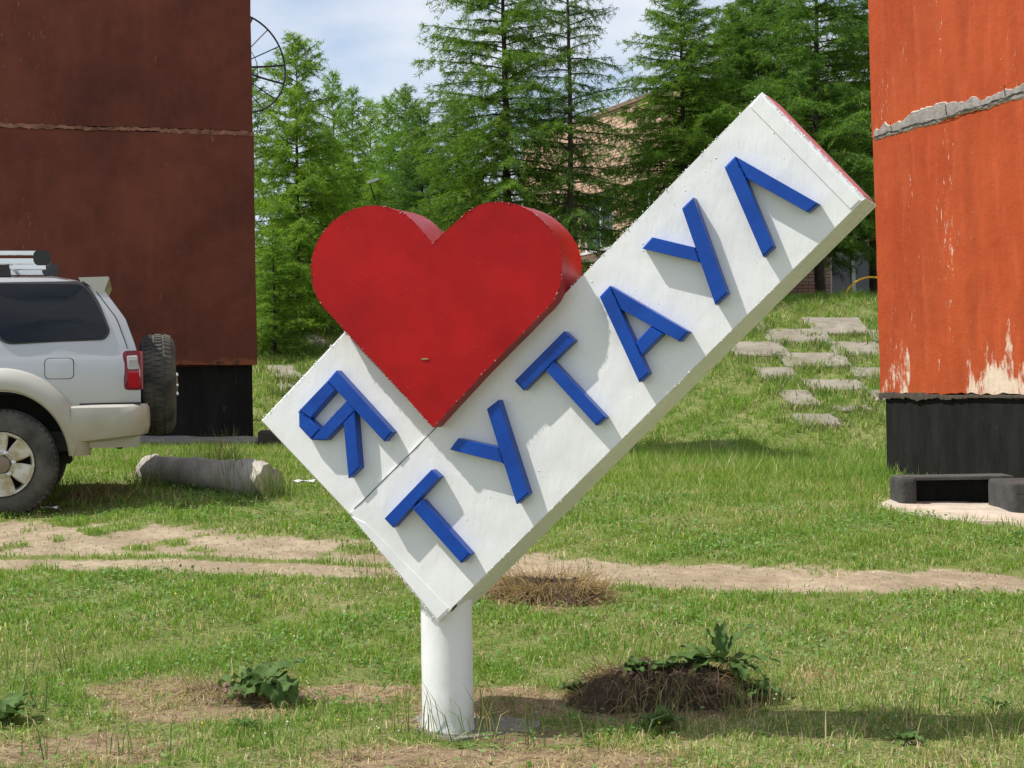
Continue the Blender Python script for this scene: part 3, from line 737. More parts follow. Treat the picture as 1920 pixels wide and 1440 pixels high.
# openings
lo_ = np.linalg.norm(B_ - A_)
def u_of(px, o, d):   # where a photo column meets this wall
    rx = ray(px, 500)[:2]; M2 = np.array([[rx[0], -d[0]], [rx[1], -d[1]]]); s = np.linalg.solve(M2, (o - CAM)[:2]); return s[1]
oh = []
for pa, pb in ((1150, 1090), (1085, 1040), (1232, 1190)):
    ua, ub = sorted((u_of(pa, A_, odir), u_of(pb, A_, odir)))
    oh += [(ua, ub, zb + 3.0, zb + 4.35) if False else (ua, ub, 4.55, 5.95), (ua, ub, 3.25, 4.1)]
fh = []
for pa, pb in ((1557, 1650), (1330, 1420), (1680, 1760)):
    ua, ub = u_of(pa, A_, fdir), u_of(pb, A_, fdir); fh += [(ua, ub, 3.05, 4.15), (ua, ub, 5.2, 6.6)]
wall_with_holes(A_, odir, lo_, on, oh, bmo, 'wall'); wall_with_holes(A_, fdir, Wf, fn, fh, bmf, 'wall')
for h in oh: window(A_, odir, on, *h)
for h in fh: window(A_, fdir, fn, *h, mull=1)
D4 = B_ + fdir * Wf
MB().add([(*p[:2], z_) for z_ in (zb - .3, ztop) for p in (C_, D4, B_)], [(0, 1, 4, 3), (1, 2, 5, 4)]).build('back_wall', bmf, bbd)
rc = [A_ + on * .05 + fn * .05, C_ + fn * .05, D4, B_ + on * .05]
MB().prism([(p[0], p[1], ztop + .004) for p in rc], (0, 0, .09)).build('roof', simple('roof_edge_metal', (.20, .13, .10), .6, .2), bbd)
# porch roof low on the sunlit side
pp = at_depth(1075, 498, 41.0)
MB().prism([pp + np.array(v) for v in [(-.75, -.2, 0), (.55, -.6, .05), (.65, 1.5, .12), (-.6, 1.8, .1)]], (0, 0, .1)).build('porch_roof', simple('porch_brown', (.25, .20, .16), .8, .2), bbd)
# small blue plate on the front wall
ub_ = u_of(1479, A_, fdir); pc = A_ + fdir * ub_ + fn * .004; zpl = at_depth(1479, 535, np.dot(pc, FWD))[2]
bp = thing('address_plate', (pc[0], pc[1], zpl), 'small blue plate on the brick wall beside a larch trunk', 'plate')
MB().box((pc[0] + fn[0] * .012, pc[1] + fn[1] * .012, zpl), (.20, .02, .13), [fdir, fn, UZ]).build('plate', simple('blue_plate', (.01, .03, .25), .4), bp)
MB().box((pc[0] + fn[0] * .0245, pc[1] + fn[1] * .0245, zpl - .02), (.13, .003, .018), [fdir, fn, UZ]).build('text_line', simple('plate_white', (.7, .7, .7), .5), bp)

# ------------------------------------------------------------------ concrete slabs let into the bank
SL = [(1516, 599, 1620, 625), (1435, 620, 1552, 642), (1400, 600, 1430, 617), (1560, 644, 1650, 665), (1368, 644, 1470, 667), (1466, 665, 1587, 687),
      (1597, 692, 1700, 708), (1422, 692, 1493, 712), (1512, 715, 1618, 732), (1468, 735, 1529, 760), (1493, 779, 1568, 798), (1565, 763, 1632, 771), (1629, 622, 1720, 640),
      (1635, 735, 1720, 752), (510, 688, 558, 709), (522, 717, 550, 735), (570, 630, 612, 652), (590, 608, 618, 620), (500, 655, 524, 672)]
slabs = MB(); SLP = []
slabm = M('bank_slab_concrete')
slabm.color(slabm.ramp(slabm.noise(5, 7, .7), [(.3, (.18, .155, .118)), (.55, (.30, .268, .218)), (.75, (.39, .355, .30))])).rough(.95)
slabm.color(slabm.mix(slabm.ramp(slabm.noise(2.5, 6, .7), [(.52, 0), (.66, .8)]), slabm.b.inputs['Base Color'].links[0].from_socket, (.13, .13, .05)))
slabm.bump(slabm.noise(40, 6, .7), .8, .012); slabm = slabm.m
bank_root = thing('bank_paving', on_ground(1500, 700), 'worn concrete slabs laid checkerboard on the grassy bank', 'paving')
SL = [(a - (c - a) * .03, b - (d - b) * .06, c + (c - a) * .03, d + (d - b) * .06) for a, b, c, d in SL]
for (x0, y0, x1, y1) in SL:
    sk = (y1 - y0) * .9
    q = [on_ground(x0 + sk * .6, y1), on_ground(x1 + sk * .5, y1), on_ground(x1 - sk * .5, y0), on_ground(x0 - sk * .4, y0)]
    SLP.append(q); nU = 5
    e = np.array(q)
    # uneven outline
    ring = []
    for i in range(4):
        a, c = e[i], e[(i + 1) % 4]
        for t in np.linspace(0, 1, nU, endpoint=False):
            p = a + (c - a) * t + np.array([random.uniform(-.025, .025), random.uniform(-.04, .04), 0]); p[2] = a[2] + (c[2] - a[2]) * t; ring.append(p)
    MB().prism([p - np.array([0, 0, .10]) for p in ring], (0, -.02, .128), bev=.02).build('slab', slabm, bank_root)

# ------------------------------------------------------------------ silver off-road car (rear quarter in view)
silver = M('silver_paint'); 
sz_ = silver.sep()[2]
dirt = silver.ramp(silver.math('ADD', sz_, silver.math('MULTIPLY', silver.math('SUBTRACT', silver.noise(5, 6, .65), .5), .35)), [(.50, .75), (.72, .12), (1.0, 0)])
silver.color(silver.mix(dirt, (.50, .505, .52), (.38, .34, .25))).rough(silver.ramp(dirt, [(0, .30), (.7, .75)])); silver.b.inputs['Metallic'].default_value = .35
silver.set(Coat_Weight=.35, Coat_Roughness=.12); silver.bump(silver.noise(3, 2), .12, .01); silver = silver.m
cream = M('cream_paint')
cz = cream.sep()[2]
dirt = cream.ramp(cream.math('ADD', cz, cream.math('MULTIPLY', cream.math('SUBTRACT', cream.noise(6, 6, .65), .5), .4)), [(.48, .9), (.78, .25), (1.0, .05)])
cb = cream.mix(dirt, (.50, .49, .46), (.33, .285, .19)); cb = cream.mix(cream.ramp(cream.noise(11, 6, .7, cs=(1, 1, 1.4)), [(.69, 0), (.72, .8)]), cb, (.10, .085, .06))
cream.color(cb).rough(.45); cream.set(Coat_Weight=.2); cream = cream.m
tint = M('tinted_glass'); tint.color((.006, .008, .012)).rough(.04); tint.set(Specular_IOR_Level=.35); tint = tint.m
rubber = simple('black_rubber', (.03, .03, .032), .55, .2)
tyre_m = M('dusty_tyre'); tyre_m.color(tyre_m.ramp(tyre_m.noise(6, 6, .65), [(.35, (.035, .034, .032)), (.62, (.105, .10, .085)), (.8, (.16, .145, .115))])).rough(.9).bump(tyre_m.noise(60, 4), .4, .004); tyre_m = tyre_m.m
alloy = M('dirty_alloy'); alloy.color(alloy.mix(alloy.ramp(alloy.noise(7, 6, .6), [(.42, 0), (.62, 1)]), (.62, .60, .54), (.36, .29, .15))).rough(.42); alloy.b.inputs['Metallic'].default_value = .45; alloy = alloy.m
chrome = simple('polished_aluminium', (.78, .79, .80), .22, .05, metal=.85)
plasticm = simple('black_plastic', (.025, .025, .027), .5, .2)
under = simple('underbody', (.03, .028, .025), .9, .3)
redlens = M('red_lens'); redlens.color((.42, .008, .015)).rough(.12); redlens.set(Coat_Weight=.5); redlens.bump(redlens.n('ShaderNodeTexWave').outputs['Fac'], 0.0, .001); redlens = redlens.m
clearlens = simple('clear_lens', (.50, .47, .47), .15, .08)
darkred = simple('dark_red_lens', (.16, .006, .012), .15)

WC = at_depth(10, 871, 11.84)            # rear wheel hub, outer face
gcar = WC[2] - .372
car = thing('parked_car', (WC[0], 12.7, gcar), 'dusty silver off-road car with spare wheel parked at left', 'car')
YC = 12.70; HW = .845
def P3(e, h, off=0.0, side=-1):          # point on the near (side -1) or far flank
    return np.array([WC[0] + e, YC + side * (halfw(h, e) + off), gcar + h])
def halfw(h, e=0.0):
    wv = np.interp(h, [.40, .55, .80, 1.0, 1.09, 1.13, 1.17, 1.40, 1.62, 1.68, 1.72], [.80, .825, .845, .842, .835, .818, .814, .762, .695, .66, .60])
    return wv * np.interp(e, [-3.6, -3.3, -2.8, .4, .8, 1.0], [.86, .94, .99, 1.0, .975, .95])
def rear_e(h): return np.interp(h, [.40, .60, 1.0, 1.184, 1.387, 1.57, 1.69], [.93, .955, .955, .925, .855, .725, .62])
def top_h(e): return np.interp(e, [-3.55, -3.4, -2.40, -2.28, -1.62, -1.45, -.6, .45, .70, 1.0], [.80, 1.02, 1.12, 1.15, 1.62, 1.675, 1.70, 1.69, 1.665, 1.60])
WB = 2.675
def bottom_h(e):
    b = .47
    for c in (0.0, -WB):
        de = abs(e - c)
        if de < .47: b = max(b, .373 + .505 * math.sqrt(max(0, 1 - (de / .47) ** 2)) ** .9)
    return b
es = sorted(set([round(v, 4) for v in list(np.arange(-3.55, 1.0, .05)) + [0.47, -.47, .462, -.462, .45, -.45, .42, -.42, -WB + .47, -WB - .47, -WB + .46, -WB - .46, -WB + .44, -WB - .44, 1.0]]))
lev = [.47, .55, .65, .75, .85, .93, 1.0, 1.06, 1.11, 1.14, 1.17, 1.21]
def col_pts(e, side):
    th = top_h(e); bh = bottom_h(e); out = []
    for h in lev: out.append(min(max(h, bh), th - .02 * (1 - (h - .47))))
    hb_ = min(1.21, th - .01)
    for t in (.15, .3, .45, .6, .75, .88, .96, 1.0): out.append(hb_ + (th - .012 - hb_) * t)
    pts = []
    for h in out:
        ee = e
        re_ = rear_e(h)
        if e > .3: ee = .3 + (e - .3) * (re_ - .3) / .7
        pts.append(P3(ee, h, 0, side))
    for t in (.88, .6, .3, 0):
        hw = halfw(out[-1], e) * t; ee = e if e <= .3 else .3 + (e - .3) * (rear_e(out[-1]) - .3) / .7
        pts.append(np.array([WC[0] + ee, YC + side * hw, gcar + out[-1] + .03 * (1 - t * t) + .008]))
    return pts
body = MB()
gl = [col_pts(e, -1) + col_pts(e, 1)[::-1][1:] for e in es]
body.grid(gl)
# close rear and front
for row, flip in ((gl[-1], False), (gl[0], True)):
    nr = len(row); half = nr // 2; V = []; Fs = []
    for i in range(half): Fs.append((i, i + 1, nr - 2 - i, nr - 1 - i) if i + 1 < nr - 2 - i else (i, i + 1, nr - 1 - i))
    body.add(row, Fs)
bo = body.build('body', silver, car, smooth=32)
# underbody and wheel wells
ub = MB().box((WC[0] - 1.45, YC, gcar + .52), (4.1, 1.40, .14))
ub.build('underbody', under, car)
for c in (0.0, -WB):
    wl = MB(); rows = []
    for a in np.linspace(0, math.pi, 24):
        e_, h_ = c + .475 * math.cos(a), .40 + .475 * math.sin(a)
        rows.append([np.array([WC[0] + e_, YC + s_ * .80, gcar + h_]) for s_ in (-1, -.55, .55, 1)])
    wl.grid(rows).build('wheel_well', under, car, smooth=40)
    wl2 = MB().box((WC[0] + c, YC, gcar + .6), (.9, .9, .5)).build('axle_tunnel', under, car)
# arch flares
def flare(c, side):
    rows = []
    for a in np.linspace(rad(-8), rad(188), 40):
        ca, sa = math.cos(a), math.sin(a); row = []
        for (ro, off) in ((.475, -.03), (.485, .045), (.50, .055), (.56, .050), (.615, .030), (.635, .0), (.64, -.02)):
            k = .92 if ca > 0 else 1.0
            e_ = c + ro * ca * (.95); h_ = .39 + ro * (1.06 if sa > 0 else 1) * sa * .97
            hc_ = max(h_, .42); row.append(P3(e_, hc_, off, side))
        rows.append(row)
    return MB().grid(rows).build('arch_flare', cream, car, smooth=50)
for c in (0.0, -WB):
    for s_ in (-1, 1): flare(c, s_)
# mud flap behind the rear wheel
for s_ in (-1, 1):
    y0 = YC + s_ * .865; y1 = YC + s_ * .62
    fl = [(.375, .775), (.47, .775), (.515, .52), (.49, .43), (.485, .39), (.455, .56)]
    MB().prism([(WC[0] + e_, y0, gcar + h_) for e_, h_ in fl], (0, -s_ * .22, 0), bev=.0).build('mud_flap', cream, car)
# bumper
bpts = []
def bprof(e, off):
    lo_h = np.interp(e, [.47, .55, .98, 1.01], [.50, .505, .55, .57])
    return [(lo_h, off - .05), (lo_h + .015, off - .01), (.62, off + .012), (.70, off + .012), (.755, off + .006), (.775, off - .02), (.778, off - .08)]
rows = []
for s_, path in ((-1, [(.475, .0), (.6, .004), (.8, .0), (.90, -.01), (.955, -.035), (.985, -.075), (1.003, -.14)]),):
    for (e_, o_) in path:
        rows.append([np.array([WC[0] + e_ - (.02 if h_ < .56 and e_ > .95 else 0), YC - (HW * .99 + o_ + of), gcar + h_]) for h_, of in bprof(e_, .03)])
    for yy in np.linspace(-.6, .6, 6):
        rows.append([np.array([WC[0] + 1.012 + of * .6 - (.03 if h_ < .56 else 0), YC + yy, gcar + h_]) for h_, of in bprof(1.0, 0)])
    for (e_, o_) in path[::-1]:
        rows.append([np.array([WC[0] + e_ - (.02 if h_ < .56 and e_ > .95 else 0), YC + (HW * .99 + o_ + of), gcar + h_]) for h_, of in bprof(e_, .03)])
MB().grid(rows).build('rear_bumper', cream, car, smooth=45)
MB().prism([(WC[0] + e_, YC - .835, gcar + h_) for e_, h_ in [(.47, .776), (.955, .778), (.955, .788), (.47, .786)]], (0, 1.67, 0)).build('bumper_gap', blackm, car)
# front bumper, lamps, grille
MB().prism([(WC[0] - 3.42, YC - .80, gcar + .45), (WC[0] - 3.62, YC - .72, gcar + .45), (WC[0] - 3.62, YC - .72, gcar + .72), (WC[0] - 3.42, YC - .80, gcar + .72)], (0, 1.52, 0), bev=.0).build('front_bumper', cream, car)
# flank panels that follow the body: outline polygon in (e,h)
def flank(poly, off, name, mat, parent, side=-1, thick=.012, inset=None):
    poly = [np.array(p, float) for p in poly]; c = sum(poly) / len(poly); V = []; Fs = []; n = len(poly)
    rings = [1.0, .985, .7, .4]
    for k, s_ in enumerate(rings):
        for p in poly:
            q = c + (p - c) * s_; V.append(P3(q[0], q[1], off - (thick if k == 0 else 0), side))
    V.append(P3(c[0], c[1], off, side))
    for k in range(len(rings) - 1):
        for i in range(n): Fs.append((k * n + i, k * n + (i + 1) % n, (k + 1) * n + (i + 1) % n, (k + 1) * n + i))
    for i in range(n): Fs.append(((len(rings) - 1) * n + i, (len(rings) - 1) * n + (i + 1) % n, len(V) - 1))
    return MB().add(V, Fs).build(name, mat, parent, smooth=40)
def rounded(poly, r=.05, n=5):
    out = []; N = len(poly); poly = [np.array(p, float) for p in poly]
    for i in range(N):
        p0, p1, p2 = poly[i - 1], poly[i], poly[(i + 1) % N]; a = p0 - p1; b = p2 - p1; la, lb = np.linalg.norm(a), np.linalg.norm(b)
        rr = min(r, la * .45, lb * .45); s_, e_ = p1 + a / la * rr, p1 + b / lb * rr
        for t in np.linspace(0, 1, n): out.append((1 - t) ** 2 * s_ + 2 * t * (1 - t) * p1 + t * t * e_)
    return out
quarter = rounded([(-.20, 1.64), (.57, 1.635), (.655, 1.50), (.735, 1.30), (.70, 1.245), (.02, 1.215)], .09, 7)
def grow(poly, k):
    c = sum(poly) / len(poly); return [c + (p - c) * (1 + k / np.linalg.norm(p - c)) for p in poly]
for s_ in (-1, 1):
    g_ = flank(grow(quarter, .024), .012, 'side_window', rubber, car, s_, .03)
    flank(quarter, .018, 'pane', tint, g_, s_)
    for d4 in ([(-1.02, 1.63), (-.27, 1.635), (-.06, 1.225), (-.96, 1.215)], [(-1.62, 1.60), (-1.10, 1.63), (-1.04, 1.215), (-1.95, 1.20), (-2.0, 1.25)]):
        d5 = rounded(d4, .05, 5); g_ = flank(grow(d5, .02), .007, 'side_window', rubber, car, s_); flank(d5, .011, 'pane', tint, g_, s_)
# fuel door: dark seam with a plate in it
fd = rounded([(.303, 1.105), (.497, 1.105), (.497, .962), (.303, .962)], .035, 5)
flank(grow(fd, .0055), .002, 'fuel_door', blackm, car); flank(fd, .004, 'door_plate', silver, bpy.data.objects['fuel_door'])
# tail gate shut line along the pillar
tl = [P3(rear_e(h) - .06, h, .002) for h in np.linspace(1.17, 1.66, 12)]
MB().tube(tl, .003, 4).build('gate_seam', blackm, car)
bl = [P3(e_, .93 + .19 + .0 * e_, .001) for e_ in np.linspace(.5, .83, 5)]
# rear window
rw = [(rear_e(h) + .006, h) for h in (1.20, 1.60)]
MB().add([(WC[0] + e_, YC + y_, gcar + h) for (e_, h) in rw for y_ in (-.62, .62)], [(0, 1, 3, 2)]).build('rear_window', tint, car)
ws = [( -2.25, 1.17), (-1.62, 1.63)]
MB().add([(WC[0] + e_ - .012, YC + y_ * (1 if h < 1.3 else .88), gcar + h + .012) for (e_, h) in ws for y_ in (-.68, .68)], [(0, 1, 3, 2)]).build('windscreen', tint, car)
# tail lamps wrap the corner
for s_ in (-1, 1):
    tlp = rounded([(.835, 1.15), (.955, 1.155), (.965, .875), (.842, .878)], .03, 5)
    g_ = flank(grow(tlp, .004), .004, 'tail_light', darkred, car, s_, .03)
    flank(rounded([(.862, 1.118), (.935, 1.122), (.945, 1.022), (.868, 1.02)], .012), .016, 'reversing_lens', clearlens, g_, s_)
    flank(rounded([(.868, 1.012), (.946, 1.014), (.952, .893), (.872, .893)], .012), .016, 'brake_lens', redlens, g_, s_)
    MB().box((WC[0] + .955, YC + s_ * .70, gcar + 1.015), (.035, .17, .27)).build('rear_lens', redlens, g_)
    for k in range(9):
        hh = 1.03 + k * .010
        MB().tube([P3(.868, hh, .0175, s_), P3(.938, hh, .0175, s_)], .0016, 4).build('lens_rib', clearlens, g_)
# spoiler
sp2 = [(.545, 1.700), (.750, 1.706), (.760, 1.695), (.735, 1.635), (.715, 1.575), (.675, 1.572), (.625, 1.64)]
spm = MB(); V = []; Fs = []; npt = len(sp2)
ysp = np.linspace(-.70, .70, 9)
for y_ in ysp:
    for i, (e_, h_) in enumerate(sp2):
        ce = -.01; hh = h_ - .010 + .004 * (1 - (y_ / .7) ** 2) - .010
        if abs(y_) < .69 and i in (3, 4, 5): hh = 1.655 + (h_ - 1.575) * .2; 
        V.append((WC[0] + e_ + ce, YC + y_, gcar + hh))
for k in range(len(ysp) - 1):
    for i in range(npt): Fs.append((k * npt + i, k * npt + (i + 1) % npt, (k + 1) * npt + (i + 1) % npt, (k + 1) * npt + i))
Fs += [tuple(range(npt))[::-1], tuple((len(ysp) - 1) * npt + i for i in range(npt))]
spm.add(V, Fs).build('spoiler', cream, car, smooth=35)
# roof rack: two long silver bars per side with a black end piece, cross bars
for s_ in (-1, 1):
    yb = YC + s_ * .60; rk = None
    e1_ = .245
    top = MB().prism([(WC[0] - 1.35, yb - .025, gcar + h_) for h_ in ()] or [(WC[0] - 1.35, yb - .03, gcar + 1.8461), (WC[0] - 1.35, yb + .03, gcar + 1.8461), (WC[0] - 1.35, yb + .03, gcar + 1.874), (WC[0] - 1.35, yb - .03, gcar + 1.874)], (1.62, 0, 0)).build('roof_rack', chrome, car)
    MB().prism([(WC[0] - 1.35, yb - .032, gcar + 1.782), (WC[0] - 1.35, yb + .032, gcar + 1.782), (WC[0] - 1.35, yb + .032, gcar + 1.820), (WC[0] - 1.35, yb - .032, gcar + 1.820)], (1.62, 0, 0)).build('lower_bar', chrome, top)
    MB().prism([(WC[0] - 1.35, yb - .036, gcar + 1.745), (WC[0] - 1.35, yb + .036, gcar + 1.745), (WC[0] - 1.35, yb + .036, gcar + 1.770), (WC[0] - 1.35, yb - .036, gcar + 1.770)], (1.66, 0, 0)).build('base_bar', chrome, top)
    ecp = rounded([(.225, 1.772), (.33, 1.772), (.348, 1.80), (.338, 1.872), (.225, 1.880)], .045, 5)
    MB().prism([(WC[0] + p[0], yb - .038, gcar + p[1]) for p in ecp], (0, .076, 0)).build('end_cap', plasticm, top)
    for e_ in (-1.2, .02):
        MB().prism([(WC[0] + e_ + a, yb - .045, gcar + b) for a, b in ((-.06, 1.69), (.05, 1.69), (.04, 1.775), (-.05, 1.775))], (0, .09, 0)).build('clamp', plasticm, top)
for e_ in (-1.1, -.5, .05):
    MB().tube([(WC[0] + e_, YC - .58, gcar + 1.79), (WC[0] + e_, YC + .58, gcar + 1.79)], .015, 8).build('cross_bar', chrome, car)
# wheels
def wheel(c, axis, R, wid, rimr, name, parent, full=True):
    """c: centre of outer face; axis points outwards"""
    ax = np.array(axis, float); c = np.array(c, float); t = MB()
    prof = [(rimr, -.03), (rimr + .012, -.006), (R * .80, .0), (R * .90, -.012), (R * .96, -.035), (R * .985, -.055), (R, -.075), (R, -wid * .5), (R, -wid + .075), (R * .985, -wid + .055), (R * .94, -wid + .02), (R * .80, -wid), (rimr, -wid + .03)]
    t.lathe(prof, c, ax, 72)
    ty = t.build(name, tyre_m, parent, smooth=40)
    u = np.cross(ax, [0, 0, 1.0]); u /= np.linalg.norm(u); v = np.cross(ax, u); lug = MB(); K = 54
    for k in range(K):
        for j, (w0, w1) in enumerate(((-.03, -.085), (-.10, -.155), (-.17, -wid + .03))):
            q = 2 * math.pi * (k + (.5 if j == 1 else 0)) / K; dq = math.pi / K * .62
            V = []
            for rr in (R - .012, R + .0085):
                for (qq, ww) in ((q - dq, w0), (q + dq, w0 - .008), (q + dq, w1), (q - dq, w1 + .008)):
                    r2 = rr if j == 1 or abs(ww) > .05 and abs(ww) < wid - .05 else rr - .016
                    V.append(c + (u * math.cos(qq) + v * math.sin(qq)) * r2 + ax * ww)
            lug.add(V, [(4, 5, 6, 7), (0, 4, 7, 3), (1, 2, 6, 5), (0, 1, 5, 4), (2, 3, 7, 6)])
    lo2 = lug.build('tread', tyre_m, ty); lo2['kind'] = 'stuff'
    # alloy rim: barrel, lip, six spokes, hub
    rm = MB(); rm.lathe([(rimr + .004, -.004), (rimr, .002), (rimr - .012, .0), (rimr - .02, -.02), (rimr - .03, -.12), (rimr - .03, -.2)], c, ax, 48)
    ro = rm.build('rim', alloy, ty, smooth=35)
    MB().lathe([(.001, -.13), (rimr - .03, -.13)], c, ax, 24).build('brake_disc', under, ty)
    for k in range(6):
        q = 2 * math.pi * (k + .5) / 6 + .12; d = u * math.cos(q) + v * math.sin(q); s_ = np.cross(ax, d)
        MB().prism([c + d * .055 - s_ * .034 - ax * .055, c + d * .055 + s_ * .034 - ax * .055, c + d * .13 + s_ * .060 - ax * .05, c + d * (rimr - .006) + s_ * .078 - ax * .045, c + d * (rimr - .006) - s_ * .078 - ax * .045, c + d * .13 - s_ * .060 - ax * .05], ax * .04, bev=.007).build('spoke', alloy, ro)
    MB().lathe([(.105, -.06), (.10, -.012), (.085, -.004)], c, ax, 32).build('hub', alloy, ro, smooth=35)
    MB().lathe([(.062, -.01), (.058, .012), (.045, .018), (.0005, .019)], c, ax, 24).build('hub_cap', simple('hub_cap_grey', (.22, .18, .13), .6), ro, smooth=35)
    for k in range(6):
        q = 2 * math.pi * k / 6 + .12; d = u * math.cos(q) + v * math.sin(q)
        MB().lathe([(.017, -.012), (.017, .002), (.011, .006), (.011, .016), (.007, .022), (.0005, .023)], c + d * .083, ax, 10).build('wheel_nut', chrome, ro, smooth=35)
    return ty
for c in (0.0, -WB):
    for s_ in (-1, 1): wheel((WC[0] + c, YC + s_ * .86, gcar + .372), (0, s_, 0), .378, .26, .222, 'wheel', car)
spw = wheel((WC[0] + 1.215, YC - .02, gcar + .915), (1, 0, 0), .372, .262, .21, 'spare_wheel', car)
MB().box((WC[0] + .98, YC, gcar + .85), (.08, .25, .25)).build('spare_bracket', under, car)
# tow eye and exhaust
ring = [(WC[0] + .80 + .035 * math.cos(q), YC - .55, gcar + .49 + .03 * math.sin(q)) for q in np.linspace(0, 2 * math.pi, 17)]
MB().tube(ring, .011, 6, caps=False).build('tow_eye', under, car)
MB().tube([(WC[0] + .55, YC - .55, gcar + .50), (WC[0] + .70, YC - .55, gcar + .49), (WC[0] + .78, YC - .55, gcar + .495)], .028, 8).build('exhaust_pipe', under, car)

CY = rad(12.5); car.rotation_euler.z = CY; car.scale = (1.0, 1.0, 1.0)
car.location = (WC[0] - .86 * math.sin(CY) - .03, WC[1] + .86 * math.cos(CY), gcar)
# ------------------------------------------------------------------ concrete beam on the grass
q0 = on_ground(275, 905); q1 = on_ground(505, 930)
lg = thing('concrete_beam', (q0 + q1) / 2, 'weathered round concrete beam lying in grass by the car', 'concrete beam')
dv = (q1 - q0); dv[2] = 0; ln = np.linalg.norm(dv); dv /= ln; sdv = np.array([-dv[1], dv[0], 0]); rows = []
for i in range(25):
    t = i / 24; c = q0 + (q1 - q0) * t; r0_ = .12 + .03 * t
    if i in (0, 24): r0_ *= .93
    row = []
    for k in range(17):
        q = math.pi * 2 * k / 16
        rr = r0_ * (1 + .07 * math.sin(4 * q + 1)) * (1 + (random.uniform(-.11, .03) if 0 < k < 16 else 0)) * (1 + .05 * math.sin(t * 17))
        if t > .93: rr *= 1 - .10 * (k % 3 == 0)
        row.append(c + sdv * rr * math.cos(q) + UZ * (rr * 1.0 * math.sin(q) + .105))
    row[16] = row[0]; rows.append(row)
lm = MB().grid(rows); nb_ = len(rows[0])
lm.add(rows[-1][:-1], [tuple(range(nb_ - 1))]); lm.add(rows[0][:-1], [tuple(range(nb_ - 1))[::-1]])
lm.build('beam', concrete, lg, smooth=50)

# ------------------------------------------------------------------ wire satellite dish beside the maroon building
dc = at_depth(452, 117, 23.5); blackmetal = simple('black_steel', (.02, .02, .028), .5)
dish = thing('satellite_dish', (dc[0], dc[1] + .3, Gs(dc[0], dc[1] + .3)), 'open wire satellite dish with black rim beyond the maroon wall', 'satellite dish')
nrm = np.array([.62, -.78, .12]); nrm /= np.linalg.norm(nrm); ua = np.cross(UZ, nrm); ua /= np.linalg.norm(ua); va = np.cross(nrm, ua); RD = .70
def dp(r, q): return dc + ua * r * math.cos(q) + va * r * math.sin(q) - nrm * .30 * (1 - (r / RD) ** 2) * RD
MB().tube([dp(RD, q) for q in np.linspace(0, 2 * math.pi, 49)], .014, 6, caps=False).build('rim', blackmetal, dish)
for k in range(16):
    q = 2 * math.pi * k / 16 + .05; MB().tube([dp(r, q) for r in np.linspace(.06, RD, 8)], .009 if k % 3 else .016, 5).build('rib', blackmetal, dish)
MB().tube([dp(RD * .5, q) for q in np.linspace(0, 2 * math.pi, 33)], .005, 4, caps=False).build('inner_ring', blackmetal, dish)
MB().tube([dp(0, 0), dp(0, 0) - nrm * .15, (dc[0], dc[1] + .3, dc[2] - .25), (dc[0], dc[1] + .3, Gs(dc[0], dc[1] + .3) - .2)], .04, 8).build('mast', blackmetal, dish)

# ------------------------------------------------------------------ lamp, wires, playground pieces, litter
lh = at_depth(700, 339, 33.0); greym = simple('lamp_grey', (.55, .57, .58), .4)
lp = thing('street_lamp', (lh[0] - .35, lh[1] + 6, Gs(lh[0] - .35, lh[1] + 6)), 'slim lamp post with pale lamp head among light green larches', 'street lamp')
zl = Gs(lh[0] - .55, lh[1] + .1)
MB().tube([(lh[0] - .35, lh[1] + 6, zl - .3), (lh[0] - .35, lh[1] + 6, lh[2] - .25), (lh[0] - .3, lh[1] + 5.5, lh[2] - .10), (lh[0] - .08, lh[1] + .05, lh[2] - .03)], [.05, .03, .016, .012], 8).build('pole', simple('lamp_pole', (.03, .036, .028), .7), lp)
hd = np.array([.95, 0, .31]); hn = np.array([-.31, 0, .95])
MB().box(lh, (.24, .10, .05), [hd, (0, 1, 0), hn]).build('lamp_head', greym, lp)
for k, (ya, yb_) in enumerate(((203, 199), (207, 204))):
    a = at_depth(380, ya + 4, 58); c = at_depth(1000, yb_, 58)
    MBt = MB().tube([a + (c - a) * t + np.array([0, 0, -.35 * 4 * t * (1 - t) * .3]) for t in np.linspace(0, 1, 25)], .012, 4)
    wi = MBt.build('power_line', blackmetal); tag(wi, 'upper thin overhead wire above the far larch tops' if k == 0 else 'lower thin overhead wire above the far larch tops', 'wire')
yel = simple('yellow_paint', (.75, .38, .015), .4, .1)
pg = at_depth(1637, 425, 33.0); gz_ = Gs(pg[0] + .15, pg[1])
pgt = thing('spring_toy', (pg[0] + .15, pg[1], gz_), 'yellow playground toy with red knob at the orange wall edge', 'playground toy')
MB().tube([(pg[0] + .15, pg[1], gz_ - .2), (pg[0] + .15, pg[1], pg[2] - .20), (pg[0] - .02, pg[1], pg[2] - .20), (pg[0] - .055, pg[1], pg[2] - .17)], .03, 8).build('post', yel, pgt)
MB().tube([(pg[0] - .02, pg[1], pg[2] - .19), (pg[0] + .0, pg[1], pg[2]), (pg[0] - .03, pg[1], pg[2] + .16), (pg[0] - .05, pg[1], pg[2] + .21)], [.03, .028, .035, .03], 8).build('handle', yel, pgt)
kb = MB(); kb.lathe([(.0005, -.045), (.025, -.038), (.04, -.015), (.04, .015), (.025, .038), (.0005, .045)], (pg[0] - .06, pg[1] - .03, pg[2] - .03), (0, 0, 1), 14); kb.build('knob', simple('red_knob', (.5, .01, .03), .35), pgt, smooth=60)
hp0 = on_ground(1604, 582); hp0 = np.array([hp0[0], hp0[1] + 1.0, 0]); zg = Gs(hp0[0], hp0[1])
hpz = thing('playground_hoop', (hp0[0] + .5, hp0[1], zg), 'thin yellow hoop standing in grass below the ground floor window', 'hoop')
